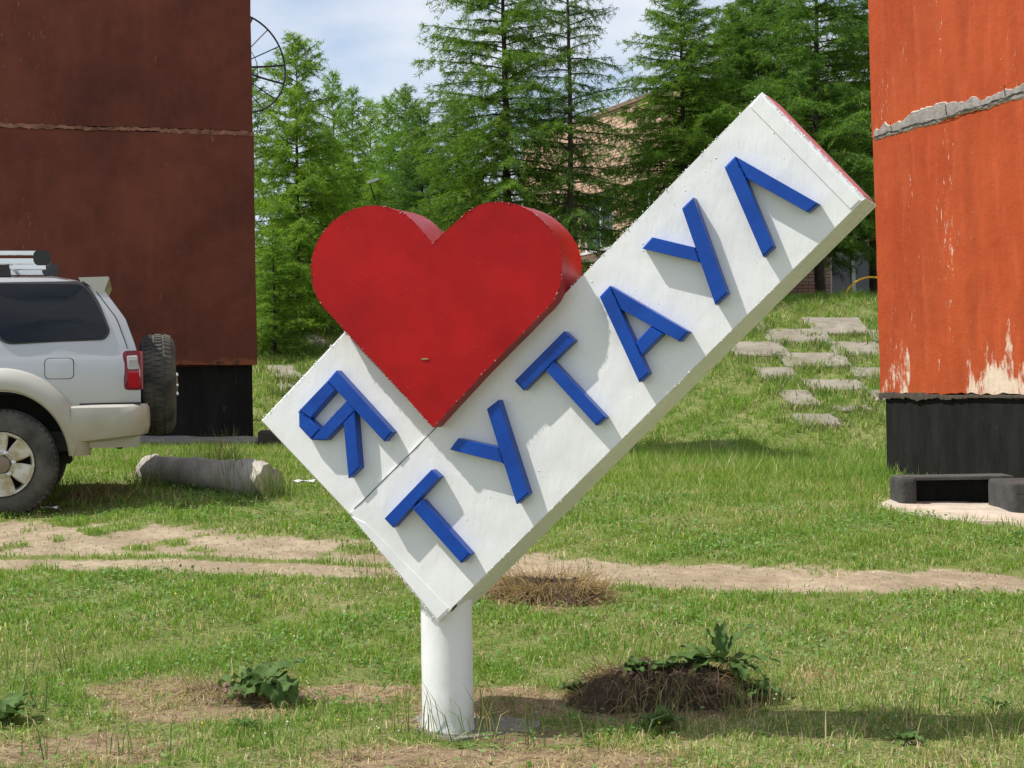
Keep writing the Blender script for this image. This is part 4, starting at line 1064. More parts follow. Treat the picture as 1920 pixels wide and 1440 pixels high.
MB().tube([(hp0[0] + .5 - .5 * math.cos(q), hp0[1], zg - .12 + .46 * math.sin(q)) for q in np.linspace(0, math.pi, 25)], .018, 8).build('hoop', yel, hpz)
paper = simple('white_paper', (.72, .74, .74), .8, .1)
def litter(px, py, sx, label, name):
    c = on_ground(px, py); t = thing(name, c, label, 'litter'); V = []
    for i in range(5):
        V.append([(c[0] + sx * (i / 4 - .5), c[1] + .05 * (j - 1) + random.uniform(-.012, .012), c[2] + .045 + random.uniform(-.008, .012)) for j in range(3)])
    mbx = MB().grid(V); V2 = [[(p[0], p[1], p[2] - .004) for p in r_] for r_ in V]; mbx.grid(V2); mbx.build('sheet', paper, t)
litter(95, 963, .11, 'crumpled white paper scrap in grass below the car wheel', 'paper_scrap')
litter(570, 912, .17, 'flattened white plastic strip in grass left of the board', 'plastic_scrap')

# ------------------------------------------------------------------ larch trees
bark = M('larch_bark'); bark.color(bark.ramp(bark.noise(9, 6, .7, cs=(3, 3, .6)), [(.35, (.028, .020, .015)), (.7, (.085, .062, .045))])).rough(.95).bump(bark.noise(25, 5, .7, cs=(2, 2, .5)), .8, .02); bark = bark.m
needles_light = foliage_mat('fresh_larch_needles', .6, .5, (1.32, 1.27, .92), True)
needles_dark = foliage_mat('larch_needles', .6, .48, (.84, .90, .78), True)
def larch_meshes(name, H, R, seed, nb=110, twigs=15, low=.06, tuft=.065, leaves=5, llen=.075, lw=.013, droop=.25, sparse=1.0, r0=.075, power=.85, matn=None):
    r = np.random.default_rng(seed); wood = MB()
    tz = np.linspace(0, H, 14); tx = np.cumsum(r.normal(0, .012, 14)); ty = np.cumsum(r.normal(0, .012, 14)); tx -= tx[0]; ty -= ty[0]
    wood.tube([(tx[i], ty[i], tz[i] - (.3 if i == 0 else 0)) for i in range(14)], [r0 * max(.03, (1 - i / 13)) ** .85 for i in range(14)], 9)
    pos = []; dirs = []
    az = r.uniform(0, 6.28)
    for k in range(nb):
        t = low + (1 - low) * max(0.0, (k + r.uniform(-.3, .3)) / nb) ** 1.02; t = min(max(t, low), .995); z0 = t * H
        az += 2.4 + r.normal(0, .45)
        prof = (1 - t) ** power * (.72 + .28 * min(1, (t - low) / .18)) + .03
        Lb = R * prof * r.uniform(.55, 1.18)
        if r.random() > sparse: continue
        cx, cy = np.interp(z0, tz, tx), np.interp(z0, tz, ty)
        up0 = np.interp(t, [0, .4, .8, 1], [-.05, .12, .42, 1.1]) + r.normal(0, .08); dr = droop * r.uniform(.5, 1.4) * np.interp(t, [0, .6, 1], [1.2, .8, .1])
        n = 8; ss = np.linspace(0, 1, n); dirh = np.array([math.cos(az), math.sin(az), 0]); bend = r.normal(0, .12); perp = np.array([-dirh[1], dirh[0], 0])
        B = np.array([[cx, cy, z0] + dirh * Lb * s + perp * Lb * bend * s * s + np.array([0, 0, Lb * (up0 * s - dr * s * s * 1.3 + .22 * dr * s ** 3 * 2.2)]) for s in ss])
        wood.tube(list(B), [max(.0035, r0 * .24 * (1 - t * .6) * (1 - s) ** .8 + .003) for s in ss], 4, caps=False)
        # twigs
        nt_ = max(3, int(twigs * (Lb / R) ** .6))
        for q in range(nt_):
            s = .12 + .88 * (q + r.random() * .8) / nt_; s = min(s, .99); i = min(int(s * (n - 1)), n - 2); f = s * (n - 1) - i; p = B[i] * (1 - f) + B[i + 1] * f
            tb = B[i + 1] - B[i]; tb /= np.linalg.norm(tb); sd = 1 if q % 2 else -1
            ang = r.uniform(.6, 1.25); lat = np.cross(tb, [0, 0, 1.0]); lat /= np.linalg.norm(lat) + 1e-6
            d = tb * math.cos(ang) + lat * sd * math.sin(ang) + np.array([0, 0, r.normal(-.12, .22)]); d /= np.linalg.norm(d)
            lt = (Lb * .36 * (1 - s * .72) + .07) * r.uniform(.6, 1.25)
            m_ = max(2, int(lt / tuft)); hang = r.uniform(.4, 1.5)
            e = p + d * lt + np.array([0, 0, -hang * lt * .5])
            wood.tube([p, (p + e) / 2 + np.array([0, 0, .06 * lt]), e], [.0042, .0034, .002], 3, caps=False)
            tt = (np.arange(m_) + r.random(m_)) / m_
            pts = p + (e - p) * tt[:, None] + np.array([0, 0, 1.0]) * (.12 * lt * (tt * (1 - tt)))[:, None]
            pos.append(pts); dirs.append(np.repeat(d[None], m_, 0))
        mB = max(3, int(Lb / tuft)); tt = r.uniform(.10, 1, mB); ii = np.minimum((tt * (n - 1)).astype(int), n - 2); ff = (tt * (n - 1) - ii)[:, None]
        pos.append(B[ii] * (1 - ff) + B[ii + 1] * ff); dd = B[ii + 1] - B[ii]; dirs.append(dd / np.linalg.norm(dd, axis=1, keepdims=True))
    pos = np.concatenate(pos); dirs = np.concatenate(dirs); N = len(pos)
    pos = np.repeat(pos, leaves, 0); dirs = np.repeat(dirs, leaves, 0); n = len(pos)
    pos = pos + r.normal(0, .018, (n, 3))
    d = dirs * .45 + r.normal(0, .55, (n, 3)) + np.array([0, 0, -.30]); d /= np.linalg.norm(d, axis=1, keepdims=True)
    w_ = np.cross(d, r.normal(0, 1, (n, 3))); w_ /= np.linalg.norm(w_, axis=1, keepdims=True) + 1e-9
    ll = (llen * r.uniform(.6, 1.3, n))[:, None]; ww = (lw * r.uniform(.7, 1.4, n))[:, None]
    V = np.stack([pos - w_ * ww * .5, pos + w_ * ww * .5, pos + d * ll], 1).reshape(-1, 3)
    Fc = np.arange(3 * n).reshape(-1, 3)
    base = np.array([.140, .275, .040]); yl = np.array([.240, .360, .060]); dk = np.array([.085, .190, .045])
    mixv = np.repeat(r.beta(1.6, 2.2, N), leaves)[:, None] * .7 + r.random((n, 1)) * .3
    c = np.where(mixv < .4, dk + (base - dk) * (mixv / .4), base + (yl - base) * ((mixv - .4) / .6))
    crown = npmesh('crown', V, Fc, matn, np.repeat(c, 3, 0))
    tm = bpy.data.meshes.new('trunk'); tm.from_pydata(wood.v, [], wood.f); tm.materials.append(bark); tm.polygons.foreach_set('use_smooth', [True] * len(tm.polygons)); tm.update()
    return tm, crown, len(Fc)
KIND = {
 'feather': larch_meshes('feather', 5.0, 1.55, 1, nb=135, twigs=20, low=.02, tuft=.055, leaves=7, llen=.10, lw=.0130, droop=.16, power=.66, r0=.055, matn=needles_light),
 'young': larch_meshes('young', 5.0, 1.35, 2, nb=110, twigs=16, low=.02, tuft=.06, leaves=5, llen=.11, lw=.0155, droop=.18, power=.66, r0=.05, matn=needles_light),
 'broad': larch_meshes('broad', 7.5, 2.35, 3, nb=135, twigs=24, low=.15, tuft=.055, leaves=7, llen=.10, lw=.0130, droop=.32, power=.74, r0=.085, matn=needles_dark),
 'thin': larch_meshes('thin', 7.5, 1.8, 4, nb=135, twigs=17, low=.05, tuft=.06, leaves=6, llen=.085, lw=.012, droop=.32, power=.60, r0=.075, sparse=.85, matn=needles_dark),
 'dense': larch_meshes('dense', 7.0, 2.1, 5, nb=165, twigs=23, low=.19, tuft=.055, leaves=7, llen=.10, lw=.0130, droop=.34, power=.64, r0=.085, matn=needles_dark),
}
print('CROWN', {k: v[2] for k, v in KIND.items()})
BASEH = {'feather': 5.0, 'young': 5.0, 'broad': 7.5, 'thin': 7.5, 'dense': 7.0}
def larch(px, d, ytop, kind, rot, sxy, label, lean=(0, 0)):
    p = at_depth(px, 620, d); z0 = Gs(p[0], p[1]); ht = at_depth(px, ytop, d)[2] - z0; s = ht / BASEH[kind]
    t = thing('larch_tree', (p[0], p[1], z0), label, 'larch tree', 'larches behind the sign'); t.rotation_euler = (lean[0], lean[1], rot); t.scale = (sxy * s ** .5, sxy * s ** .5, s)
    tm, cm, _ = KIND[kind]; link('trunk', tm, t); link('crown', cm, t); return t
TREES = [
 (560, 29.0, 70, 'feather', .3, 1.0, 'tall feathery light green larch just right of the maroon building'),
 (478, 32.0, 128, 'young', 1.2, 1.05, 'larch whose top shows through the wire dish'),
 (515, 27.5, 430, 'young', 2.2, 1.0, 'short larch low at the maroon building corner'),
 (606, 35.0, 250, 'feather', 4.0, 1.05, 'mid sized larch right behind the tall feathery larch'),
 (632, 47.0, 138, 'young', 2.0, 1.0, 'slim far larch with pointed top, leftmost of the far row'),
 (667, 50.0, 168, 'young', 3.3, 1.1, 'slim far larch between two pointed far larches'),
 (700, 52.0, 190, 'young', 5.1, 1.1, 'small far larch just below the white cloud'),
 (655, 37.0, 300, 'feather', 1.5, 1.1, 'light green larch in front of the far row, left of the lamp'),
 (735, 49.0, 185, 'young', .6, 1.1, 'far larch right of the white cloud'),
 (768, 38.0, 165, 'feather', 2.6, 1.0, 'pointed mid distance larch left of the big dark larch'),
 (800, 34.5, 205, 'broad', 1.0, 1.0, 'bushy larch directly above the left lobe of the heart'),
 (715, 36.0, 330, 'feather', 5.5, 1.05, 'low bright larch beside the lamp head'),
 (860, 33.0, 190, 'dense', .2, 1.0, 'rounded larch directly above the notch of the heart'),
 (953, 31.0, -190, 'broad', 2.1, 1.22, 'tall broad larch above the right lobe of the heart'),
 (1075, 30.0, -210, 'thin', .9, .95, 'tall sparse larch with bare dark trunk before the brick wall'),
 (1292, 32.0, -40, 'dense', 4.4, 1.18, 'dense tall larch above the middle of the board'),
 (1375, 34.5, 20, 'dense', 1.7, 1.2, 'larch just left of the topmost board corner'),
 (1541, 32.0, -170, 'broad', 5.2, 1.25, 'tall larch with bare trunk beside the ground floor window'),
 (1470, 35.5, -60, 'dense', 2.9, 1.25, 'larch behind the topmost board corner'),
 (1425, 36.0, -150, 'broad', .4, 1.1, 'tall larch in the row behind the upper board'),
 (1640, 34.0, -120, 'dense', .8, 1.25, 'larch half hidden by the orange building'),
]
for a in TREES: larch(*a)

# ------------------------------------------------------------------ grass
grass_m = foliage_mat('grass_blades', .6, .42)
car_foot = []
def free_mask(x, y):
    k = np.ones(len(x), bool)
    for q in SLP:
        q = np.array(q); inside = np.ones(len(x), bool)
        for i in range(4):
            a, b = q[i], q[(i + 1) % 4]; inside &= ((b[0] - a[0]) * (y - a[1]) - (b[1] - a[1]) * (x - a[0])) > .07
        k &= ~inside
    dx, dy = x - CL[0], y - CL[1]
    k &= ~(((dx * aL[0] + dy * aL[1]) > -.28) & ((dx * bL[0] + dy * bL[1]) > -.58) & ((dx * bL[0] + dy * bL[1]) < 2.2))
    dx, dy = x - CR[0], y - CR[1]
    k &= ~(((dx * aR[0] + dy * aR[1]) > .1) & ((dx * bR[0] + dy * bR[1]) > .06))
    for e_ in (A_,):
        k &= ~((y > 36.8) & (x > 0))
    for (cx, cy, rx, ry) in ((pole_axis[0], pole_axis[1], .105, .105),):
        k &= ((x - cx) / rx) ** 2 + ((y - cy) / ry) ** 2 > 1
    # pad and well
    pc_ = np.array(poly_pad); inside = np.zeros(len(x), bool); n = len(pc_); j = n - 1
    for i in range(n):
        c = ((pc_[i, 1] > y) != (pc_[j, 1] > y)) & (x < (pc_[j, 0] - pc_[i, 0]) * (y - pc_[i, 1]) / (pc_[j, 1] - pc_[i, 1] + 1e-9) + pc_[i, 0]); inside ^= c; j = i
    k &= ~inside
    k &= ~((x > A0[0] - .09) & (y > A0[1] - .02) & (y < A0[1] + .48) & (x < A0[0] + 2.5))
    return k
poly_pad = [gp(*p)[:2] for p in [(1646, 949), (1668, 941), (1690, 934), (1960, 945), (2040, 988), (1890, 981), (1840, 981), (1790, 974), (1740, 967), (1700, 961), (1665, 955)]]
def blades(x, y, h, wid, lean, colr, seg, r, zoff=0.0):
    n = len(x); z = G(x, y) - .01 + zoff; az = r.uniform(0, 2 * math.pi, n); fa = r.uniform(0, 2 * math.pi, n)
    ld = np.stack([np.cos(az), np.sin(az), np.zeros(n)], 1); wd = np.stack([np.cos(fa), np.sin(fa), np.zeros(n)], 1) * (wid / 2)[:, None]
    p0 = np.stack([x, y, z], 1)
    if seg == 1:
        tip = p0 + ld * (lean * h)[:, None] + np.array([0, 0, 1.0]) * (h * np.sqrt(np.clip(1 - lean ** 2, .05, 1)))[:, None]
        V = np.stack([p0 - wd, p0 + wd, tip], 1).reshape(-1, 3); Fc = np.arange(3 * n).reshape(-1, 3); return V, Fc, np.repeat(colr, 3, 0)
    mid = p0 + ld * (lean * h * .35)[:, None] + np.array([0, 0, 1.0]) * (h * .62)[:, None]
    tip = p0 + ld * (lean * h)[:, None] + np.array([0, 0, 1.0]) * (h * np.clip(1.05 - .75 * lean ** 2, .1, 1))[:, None]
    V = np.stack([p0 - wd, p0 + wd, mid - wd * .8, mid + wd * .8, tip], 1).reshape(-1, 3)
    b = (np.arange(n) * 5)[:, None]; Fc = np.concatenate([b + [0, 1, 3], b + [0, 3, 2], b + [2, 3, 4]], 1).reshape(-1, 3)
    shade = np.array([1, 1, 1, 1, 1.0])
    return V, Fc, np.repeat(colr, 5, 0)
def grass_colors(x, y, r, dry):
    n = len(x)
    g1, g2, g3 = np.array([.125, .290, .032]), np.array([.285, .405, .075]), np.array([.60, .53, .30])
    patch = np.clip(.5 + .5 * wob(x, y, 1.1, 7) + .25 * wob(x, y, 3.7, 3), 0, 1)
    t = np.clip(r.beta(2, 2, n) * .7 + patch * .38 - .05, 0, 1)[:, None]
    c = g1 + (g2 - g1) * t
    sd = (r.random(n) < .10 + .13 * sstep(-.4, 1.0, x) * (y < 8.6) + .07 * (y < 6.9) + dry * .75 + .30 * np.clip(wob(x, y, .9, 31) + .5 * wob(x, y, 3.1, 33), 0, 1))[:, None]
    straw = g3 * r.uniform(.65, 1.25, (n, 1)) + (np.array([.34, .22, .12]) - g3) * (r.random((n, 1)) ** 3) * (dry > .3)[:, None]
    return np.where(sd, straw, c) * r.uniform(.8, 1.2, (n, 1))
def field(d0, d1, dens, hfun, wfun, seg, seed, name, label, xr=(-9, 9), thin=1.0, tall=None):
    r = np.random.default_rng(seed); area = .35 * 2 * (d1 ** 2 - d0 ** 2) / 2 + (d1 - d0) * .8; n = int(area * dens)
    y = np.sqrt(r.uniform(d0 ** 2, d1 ** 2, n)); x = r.uniform(-1, 1, n) * (.35 * y + .4)
    k = (x > xr[0]) & (x < xr[1]); x, y = x[k], y[k]
    # clump
    cl = np.clip(.66 + .45 * wob(x, y, 2.6, 12) + .4 * wob(x, y, 8.3, 15), .34, 1)
    pm_, dm_ = path_mask(x, y), dry_mask(x, y)
    k = (r.random(len(x)) < cl * (1 - .97 * np.clip(pm_ * 1.35, 0, 1)) * (1 - .62 * dm_)) & free_mask(x, y); x, y, dm_, cl, pm_ = x[k], y[k], dm_[k], cl[k], pm_[k]
    n = len(x); h = hfun(x, y, r) * (.35 + .95 * cl ** 1.3) * (1 - .35 * dm_) * (1 - .5 * pm_); wd = wfun(n, r)
    lean = np.clip(r.beta(2.2, 1.5, n) * 1.05 + .2 * dm_, 0, .98)
    V, Fc, C = blades(x, y, h, wd, lean, grass_colors(x, y, r, dm_), seg, r)
    me = npmesh(name, V, Fc, grass_m, C); o = link(name, me); tag(o, label, 'grass', kind='stuff'); return n
u = lambda a, b: (lambda x, y, r: r.uniform(a, b, len(x)))
near_h = lambda x, y, r: .022 + .055 * r.beta(1.5, 2.6, len(x)) + (r.random(len(x)) < .03) * r.uniform(.02, .07, len(x))
cnt = 0
cnt += field(5.2, 8.2, 11000, near_h, lambda n, r: r.uniform(.0022, .0052, n), 2, 21, 'near_grass', 'short mown grass and straw around the sign post')
cnt += field(8.2, 12.0, 6500, lambda x, y, r: .025 + .06 * r.beta(1.5, 2.4, len(x)), lambda n, r: r.uniform(.003, .0075, n), 2, 22, 'middle_grass', 'short grass on both sides of the dirt track')
cnt += field(12.0, 22.6, 2300, lambda x, y, r: .04 + .09 * r.beta(1.4, 2.4, len(x)) + .17 * sstep(16.5, 19, y) * sstep(.3, 1.2, x) * (1 - sstep(22, 23, y)) * r.random(len(x)), lambda n, r: r.uniform(.006, .013, n), 1, 23, 'far_grass', 'longer grass between the two panel buildings')
bank_h = lambda x, y, r: .05 + .13 * r.beta(1.4, 2, len(x)) + .08 * np.clip(wob(x, y, 1.8, 8), 0, 1)
def bankf(d0, d1, xr, dens, seed, nm, lab): return field(d0, d1, dens, bank_h, lambda n, r: r.uniform(.010, .022, n), 1, seed, nm, lab, xr)
cnt += bankf(22.6, 34.0, (-6.5, -1.6), 1500, 24, 'bank_grass', 'bright grass on the bank below the feathery larches')
cnt += bankf(22.6, 34.0, (1.0, 9.5), 1500, 25, 'bank_grass', 'bright grass on the slabbed bank left of the orange building')
print('BLADES', cnt)

# tall stems with seed heads in the foreground, taller tufts here and there
def stems(spots, seed, name, label, hr=(.10, .20), per=14, spread=.07, wid=(.003, .006)):
    r = np.random.default_rng(seed); xs_, ys_, hs = [], [], []
    for (px, py, k) in spots:
        c = on_ground(px, py); m_ = int(per * k); xs_.append(c[0] + r.normal(0, spread, m_)); ys_.append(c[1] + r.normal(0, spread * .8, m_)); hs.append(r.uniform(*hr, m_) * (.7 + .3 * k))
    x = np.concatenate(xs_); y = np.concatenate(ys_); h = np.concatenate(hs); n = len(x)
    c = np.array([.10, .20, .04]) + (np.array([.22, .26, .09]) - np.array([.10, .20, .04])) * r.random((n, 1))
    c = np.where(r.random((n, 1)) < .25, np.array([.48, .41, .22]) * r.uniform(.7, 1.2, (n, 1)), c)
    V, Fc, C = blades(x, y, h, r.uniform(*wid, n), r.beta(2, 3.5, n), c, 2, r)
    o = link(name, npmesh(name, V, Fc, grass_m, C)); tag(o, label, 'grass', kind='stuff')
sp_list = [(60, 1330, 2), (120, 1260, 2), (20, 1280, 2), (210, 1420, 1), (95, 1425, 1), (300, 1420, 1.2), (420, 1400, 1.2), (520, 1415, 1), (455, 1330, .8), (570, 1350, .8), (640, 1425, .8), (730, 1370, 1), (800, 1375, 1.6), (840, 1378, 2), (885, 1378, 2), (925, 1370, 1),
           (960, 1360, .8), (1010, 1395, 1), (1150, 1395, 1), (1230, 1350, 1.4), (1290, 1345, 1.2), (1370, 1345, 1.4), (1430, 1335, 1.5), (1480, 1330, 1.2), (1540, 1400, 1), (1660, 1380, 1), (1750, 1340, 1), (1850, 1410, 1), (1890, 1290, .6), (1600, 1250, .6),
           (1100, 1210, .7), (700, 1075, 1.4), (740, 1090, 1.5), (680, 1110, 1), (1090, 1075, .5), (1000, 1060, .5), (1330, 1240, 1.0), (1200, 1240, .8)]
stems(sp_list, 31, 'grass_stems', 'taller green stems and straw scattered in the foreground lawn')
stems([(430, 915, 5), (390, 905, 4), (460, 925, 4), (350, 900, 3), (500, 935, 3), (520, 930, 2), (300, 905, 3), (280, 915, 2)], 32, 'beam_grass', 'long dark green grass along the concrete beam', (.10, .24), 30, .09)
stems([(1690 + 12 * k, 893 + (k % 3), .5) for k in range(19)], 33, 'plinth_grass', 'thin grass at the foot of the orange building plinth', (.12, .26), 9, .06)
slab_tufts = []
for (x0, y0, x1, y1) in SL:
    for k in range(5): slab_tufts.append((x0 + (x1 - x0) * random.random(), y1 + random.uniform(1, 9), random.uniform(.6, 1.6)))
    slab_tufts += [(x0 - random.uniform(4, 22), (y0 + y1) / 2 + random.uniform(-6, 6), 1.3), (x1 + random.uniform(4, 22), (y0 + y1) / 2 + random.uniform(-6, 6), 1.3)]
stems(slab_tufts, 34, 'slab_grass', 'leafy green tufts growing between the bank slabs', (.06, .15), 24, .11, wid=(.010, .022))
# fallen straw lying flat
r = np.random.default_rng(41); n = 30000; y = np.sqrt(r.uniform(5.4 ** 2, 9.5 ** 2, n)); x = r.uniform(-1, 1, n) * (.33 * y)
k = (r.random(n) < .08 + .85 * dry_mask(x, y) + .25 * np.clip(wob(x, y, 1.5, 44), 0, 1) + .3 * (y < 6.3)) & (path_mask(x, y) < .3) & free_mask(x, y); x, y = x[k], y[k]; n = len(x)
az = r.uniform(0, 6.28, n); ln_ = r.uniform(.02, .08, n); d = np.stack([np.cos(az) * ln_, np.sin(az) * ln_, r.normal(0, .006, n)], 1); wv = np.stack([-np.sin(az), np.cos(az), 0 * az], 1) * r.uniform(.0008, .002, n)[:, None]
p0 = np.stack([x, y, G(x, y) + r.uniform(.004, .028, n)], 1); V = np.stack([p0 - wv, p0 + wv, p0 + d + wv, p0 + d - wv], 1).reshape(-1, 3)
C = np.repeat(np.array([.58, .48, .28]) * r.uniform(.5, 1.25, (n, 1)), 4, 0)
tag(link('fallen_straw', npmesh('fallen_straw', V, np.arange(4 * n).reshape(-1, 4), grass_m, C)), 'dry cut straw lying over the foreground lawn', 'straw', kind='stuff')
# clover leaves
r = np.random.default_rng(42); n = 60000; y = np.sqrt(r.uniform(5.4 ** 2, 14 ** 2, n)); x = r.uniform(-1, 1, n) * (.34 * y)
k = (r.random(n) < np.clip(.35 + .9 * wob(x, y, 1.6, 20), 0, 1) * (1 - dry_mask(x, y))) & (path_mask(x, y) < .15) & free_mask(x, y); x, y = x[k], y[k]; n = len(x)
p0 = np.stack([x, y, G(x, y) + r.uniform(.015, .05, n)], 1); a = r.normal(0, 1, (n, 3)) * [1, 1, .35]; a /= np.linalg.norm(a, axis=1, keepdims=True); b = np.cross(a, r.normal(0, .35, (n, 3)) + [0, 0, 1]); b /= np.linalg.norm(b, axis=1, keepdims=True)
s = r.uniform(.004, .011, (n, 1)) * (.8 + .03 * y[:, None]); V = np.stack([p0 - a * s * 1.4, p0 - b * s, p0 + a * s * 1.4, p0 + b * s], 1).reshape(-1, 3)
C = np.repeat(np.array([.15, .28, .075]) * r.uniform(.7, 1.5, (n, 1)) * [1, 1, 1], 4, 0)
tag(link('clover_leaves', npmesh('clover_leaves', V, np.arange(4 * n).reshape(-1, 4), grass_m, C)), 'small clover leaves spread through the lawn', 'clover', kind='stuff')
# flower heads
def heads(n, d0, d1, mat, name, label, cat, seed, s0, s1, pref):
    r = np.random.default_rng(seed); y = np.sqrt(r.uniform(d0 ** 2, d1 ** 2, n)); x = r.uniform(-1, 1, n) * (.32 * y)
    k = (r.random(n) < pref(x, y)) & (path_mask(x, y) < .1) & (dry_mask(x, y) < .3) & free_mask(x, y); x, y = x[k], y[k]; mbx = MB()
    for a, b in zip(x, y):
        z = Gs(a, b) + r.uniform(.03, .06); s = r.uniform(s0, s1)
        V = [np.array([a, b, z]) + s * np.array(v) for v in [(1, 0, 0), (0, 1, 0), (-1, 0, 0), (0, -1, 0), (0, 0, .9), (0, 0, -.6)]]
        mbx.add(V, [(0, 1, 4), (1, 2, 4), (2, 3, 4), (3, 0, 4), (1, 0, 5), (2, 1, 5), (3, 2, 5), (0, 3, 5)])
    tag(mbx.build(name, mat, smooth=180), label, cat, kind='stuff')
heads(900, 6.2, 13.0, simple('clover_white', (.62, .58, .48), .8), 'clover_flowers', 'whitish clover flower heads dotted over the lawn', 'flowers', 51, .003, .0065, lambda x, y: np.clip(.35 + .5 * wob(x, y, 1.2, 2), .05, 1))
heads(90, 5.8, 13.0, simple('yellow_petals', (.75, .62, .03), .7), 'yellow_flowers', 'tiny yellow flowers dotted over the lawn', 'flowers', 52, .004, .007, lambda x, y: np.clip(.4 + .4 * wob(x, y, 1.0, 5) + .3 * (x > .8), .1, 1))
# track gravel
r = np.random.default_rng(61); n = 26000; y = r.uniform(7.4, 11.5, n); x = r.uniform(-4.2, 4.2, n); k = (path_mask(x, y) > .35); x, y = x[k][:7000], y[k][:7000]; n = len(x)
oct_ = np.array([(1, 0, 0), (0, 1, 0), (-1, 0, 0), (0, -1, 0), (0, 0, 1), (0, 0, -1)], float); s = (.0022 + .010 * r.random(n) ** 5)[:, None, None]
V = (np.stack([x, y, G(x, y) - .008], 1)[:, None, :] + oct_[None] * s * r.uniform(.6, 1.4, (n, 6, 1)) * [1.2, 1.2, .8]).reshape(-1, 3)
f8 = np.array([(0, 1, 4), (1, 2, 4), (2, 3, 4), (3, 0, 4), (1, 0, 5), (2, 1, 5), (3, 2, 5), (0, 3, 5)]); Fc = (np.arange(n)[:, None, None] * 6 + f8[None]).reshape(-1, 3)
stone_m = M('track_gravel'); sa = stone_m.n('ShaderNodeAttribute', attribute_name='Col'); stone_m.color(sa.outputs['Color']).rough(.9)
C = np.repeat(np.array([.36, .29, .21]) * r.uniform(.5, 1.45, (n, 1)), 6, 0)
tag(link('track_gravel', npmesh('track_gravel', V, Fc, stone_m.m, C)), 'fine gravel on the dirt track', 'gravel', kind='stuff')

# ------------------------------------------------------------------ soil mounds and broad-leaved plants
soil_m = M('dug_soil'); soil_m.color(soil_m.ramp(soil_m.noise(16, 8, .72), [(.3, (.045, .028, .018)), (.5, (.115, .072, .044)), (.72, (.21, .14, .085))])).rough(.97).bump(soil_m.noise(30, 8, .75), 1.0, .04); soil_m = soil_m.m
def mound(px0, px1, py_base, h, dep, name, label, cat, straw_n, seed, straw_col=(.30, .22, .12), soilc=None, hang=True):
    a, b = on_ground(px0, py_base), on_ground(px1, py_base); c = (a + b) / 2; c[1] += dep * .5; c[2] = Gs(c[0], c[1]); hw = abs(b[0] - a[0]) / 2
    t = thing(name, c, label, cat); r = np.random.default_rng(seed); na, nr = 110, 22; rows = []
    for i in range(nr + 1):
        rr = i / nr; row = []
        for k in range(na + 1):
            q = 2 * math.pi * (k % na) / na; lump = 1 + .10 * math.sin(3 * q + seed) + .06 * math.sin(7 * q + 2 * seed)
            x = c[0] + hw * lump * rr * math.cos(q); y = c[1] + dep * .5 * lump * rr * math.sin(q)
            prof_ = (1 - rr ** 3.2) ** .8 if rr < 1 else 0
            z = Gs(x, y) + h * prof_ * (1 + .22 * math.sin(5 * x * 3 + seed) * math.cos(y * 9)) + (r.normal(0, h * .085) if 0 < i < nr else -.02)
            row.append((x, y, z))
        row[na] = row[0]; rows.append(row)
    MB().grid(rows).build('soil', soilc or soil_m, t)
    cl_ = MB()
    for _ in range(260):
        q = r.uniform(0, 6.28); rr = r.uniform(.1, 1.08) ** .7; x = c[0] + hw * rr * math.cos(q); y = c[1] + dep * .5 * rr * math.sin(q)
        z = Gs(x, y) + h * max(0, 1 - rr ** 3.2) ** .8; s_ = r.uniform(.004, .016) * (1.4 if r.random() < .1 else 1)
        V = [np.array([x, y, z]) + s_ * np.array(v) * r.uniform(.5, 1.4) for v in [(1, 0, .2), (.3, 1, 0), (-1, .2, 0), (-.2, -1, .1), (0, 0, 1), (0, 0, -1)]]
        cl_.add(V, [(0, 1, 4), (1, 2, 4), (2, 3, 4), (3, 0, 4), (1, 0, 5), (2, 1, 5), (3, 2, 5), (0, 3, 5)])
    cl_.build('clods', soilc or soil_m, t)['kind'] = 'stuff'
    n = straw_n; q = r.uniform(0, 6.28, n); rr = r.uniform(.35, 1.02, n) ** .6; x = c[0] + hw * rr * np.cos(q); y = c[1] + dep * .5 * rr * np.sin(q)
    prof_ = np.clip(1 - rr ** 3.2, 0, 1) ** .8; z = G(x, y) + h * prof_ + r.uniform(0, .015, n); p0 = np.stack([x, y, z], 1)
    out = np.stack([np.cos(q) * r.uniform(.3, 1, n), np.sin(q) * r.uniform(.3, 1, n), r.normal(-.5 if hang else .2, .6, n)], 1) + r.normal(0, .35, (n, 3)); out /= np.linalg.norm(out, axis=1, keepdims=True)
    L_ = (.02 + .14 * r.random(n) ** 2)[:, None]; wv = np.cross(out, r.normal(0, 1, (n, 3))); wv = wv / np.linalg.norm(wv, axis=1, keepdims=True) * r.uniform(.0008, .0018, n)[:, None]
    e = p0 + out * L_; e[:, 2] = np.maximum(e[:, 2], G(e[:, 0], e[:, 1]) + .004); mid_ = (p0 + e) / 2 + np.array([0, 0, 1.0]) * L_ * .15
    V = np.stack([p0 - wv, p0 + wv, mid_ + wv, mid_ - wv, e + wv * .5, e - wv * .5], 1).reshape(-1, 3) - np.array(t.location)
    bb = (np.arange(n) * 6)[:, None]; Fc = np.concatenate([bb + [0, 1, 2, 3], bb + [3, 2, 4, 5]], 1).reshape(-1, 4)
    C = np.repeat(np.array(straw_col) * r.uniform(.4, 1.4, (n, 1)), 6, 0)
    o = link('dry_roots', npmesh('dry_roots', V, Fc, grass_m, C), t); o['kind'] = 'stuff'; return t, c
soil2 = simple('crumbly_soil', (.27, .19, .125), .97, .4, 18, bump=1.0, bscale=30, bdist=.03)
md, mc = mound(1075, 1442, 1338, .135, .44, 'soil_mound', 'dark dug soil mound with dry roots and a leafy plant on top', 'soil mound', 2300, 3, (.36, .26, .155))
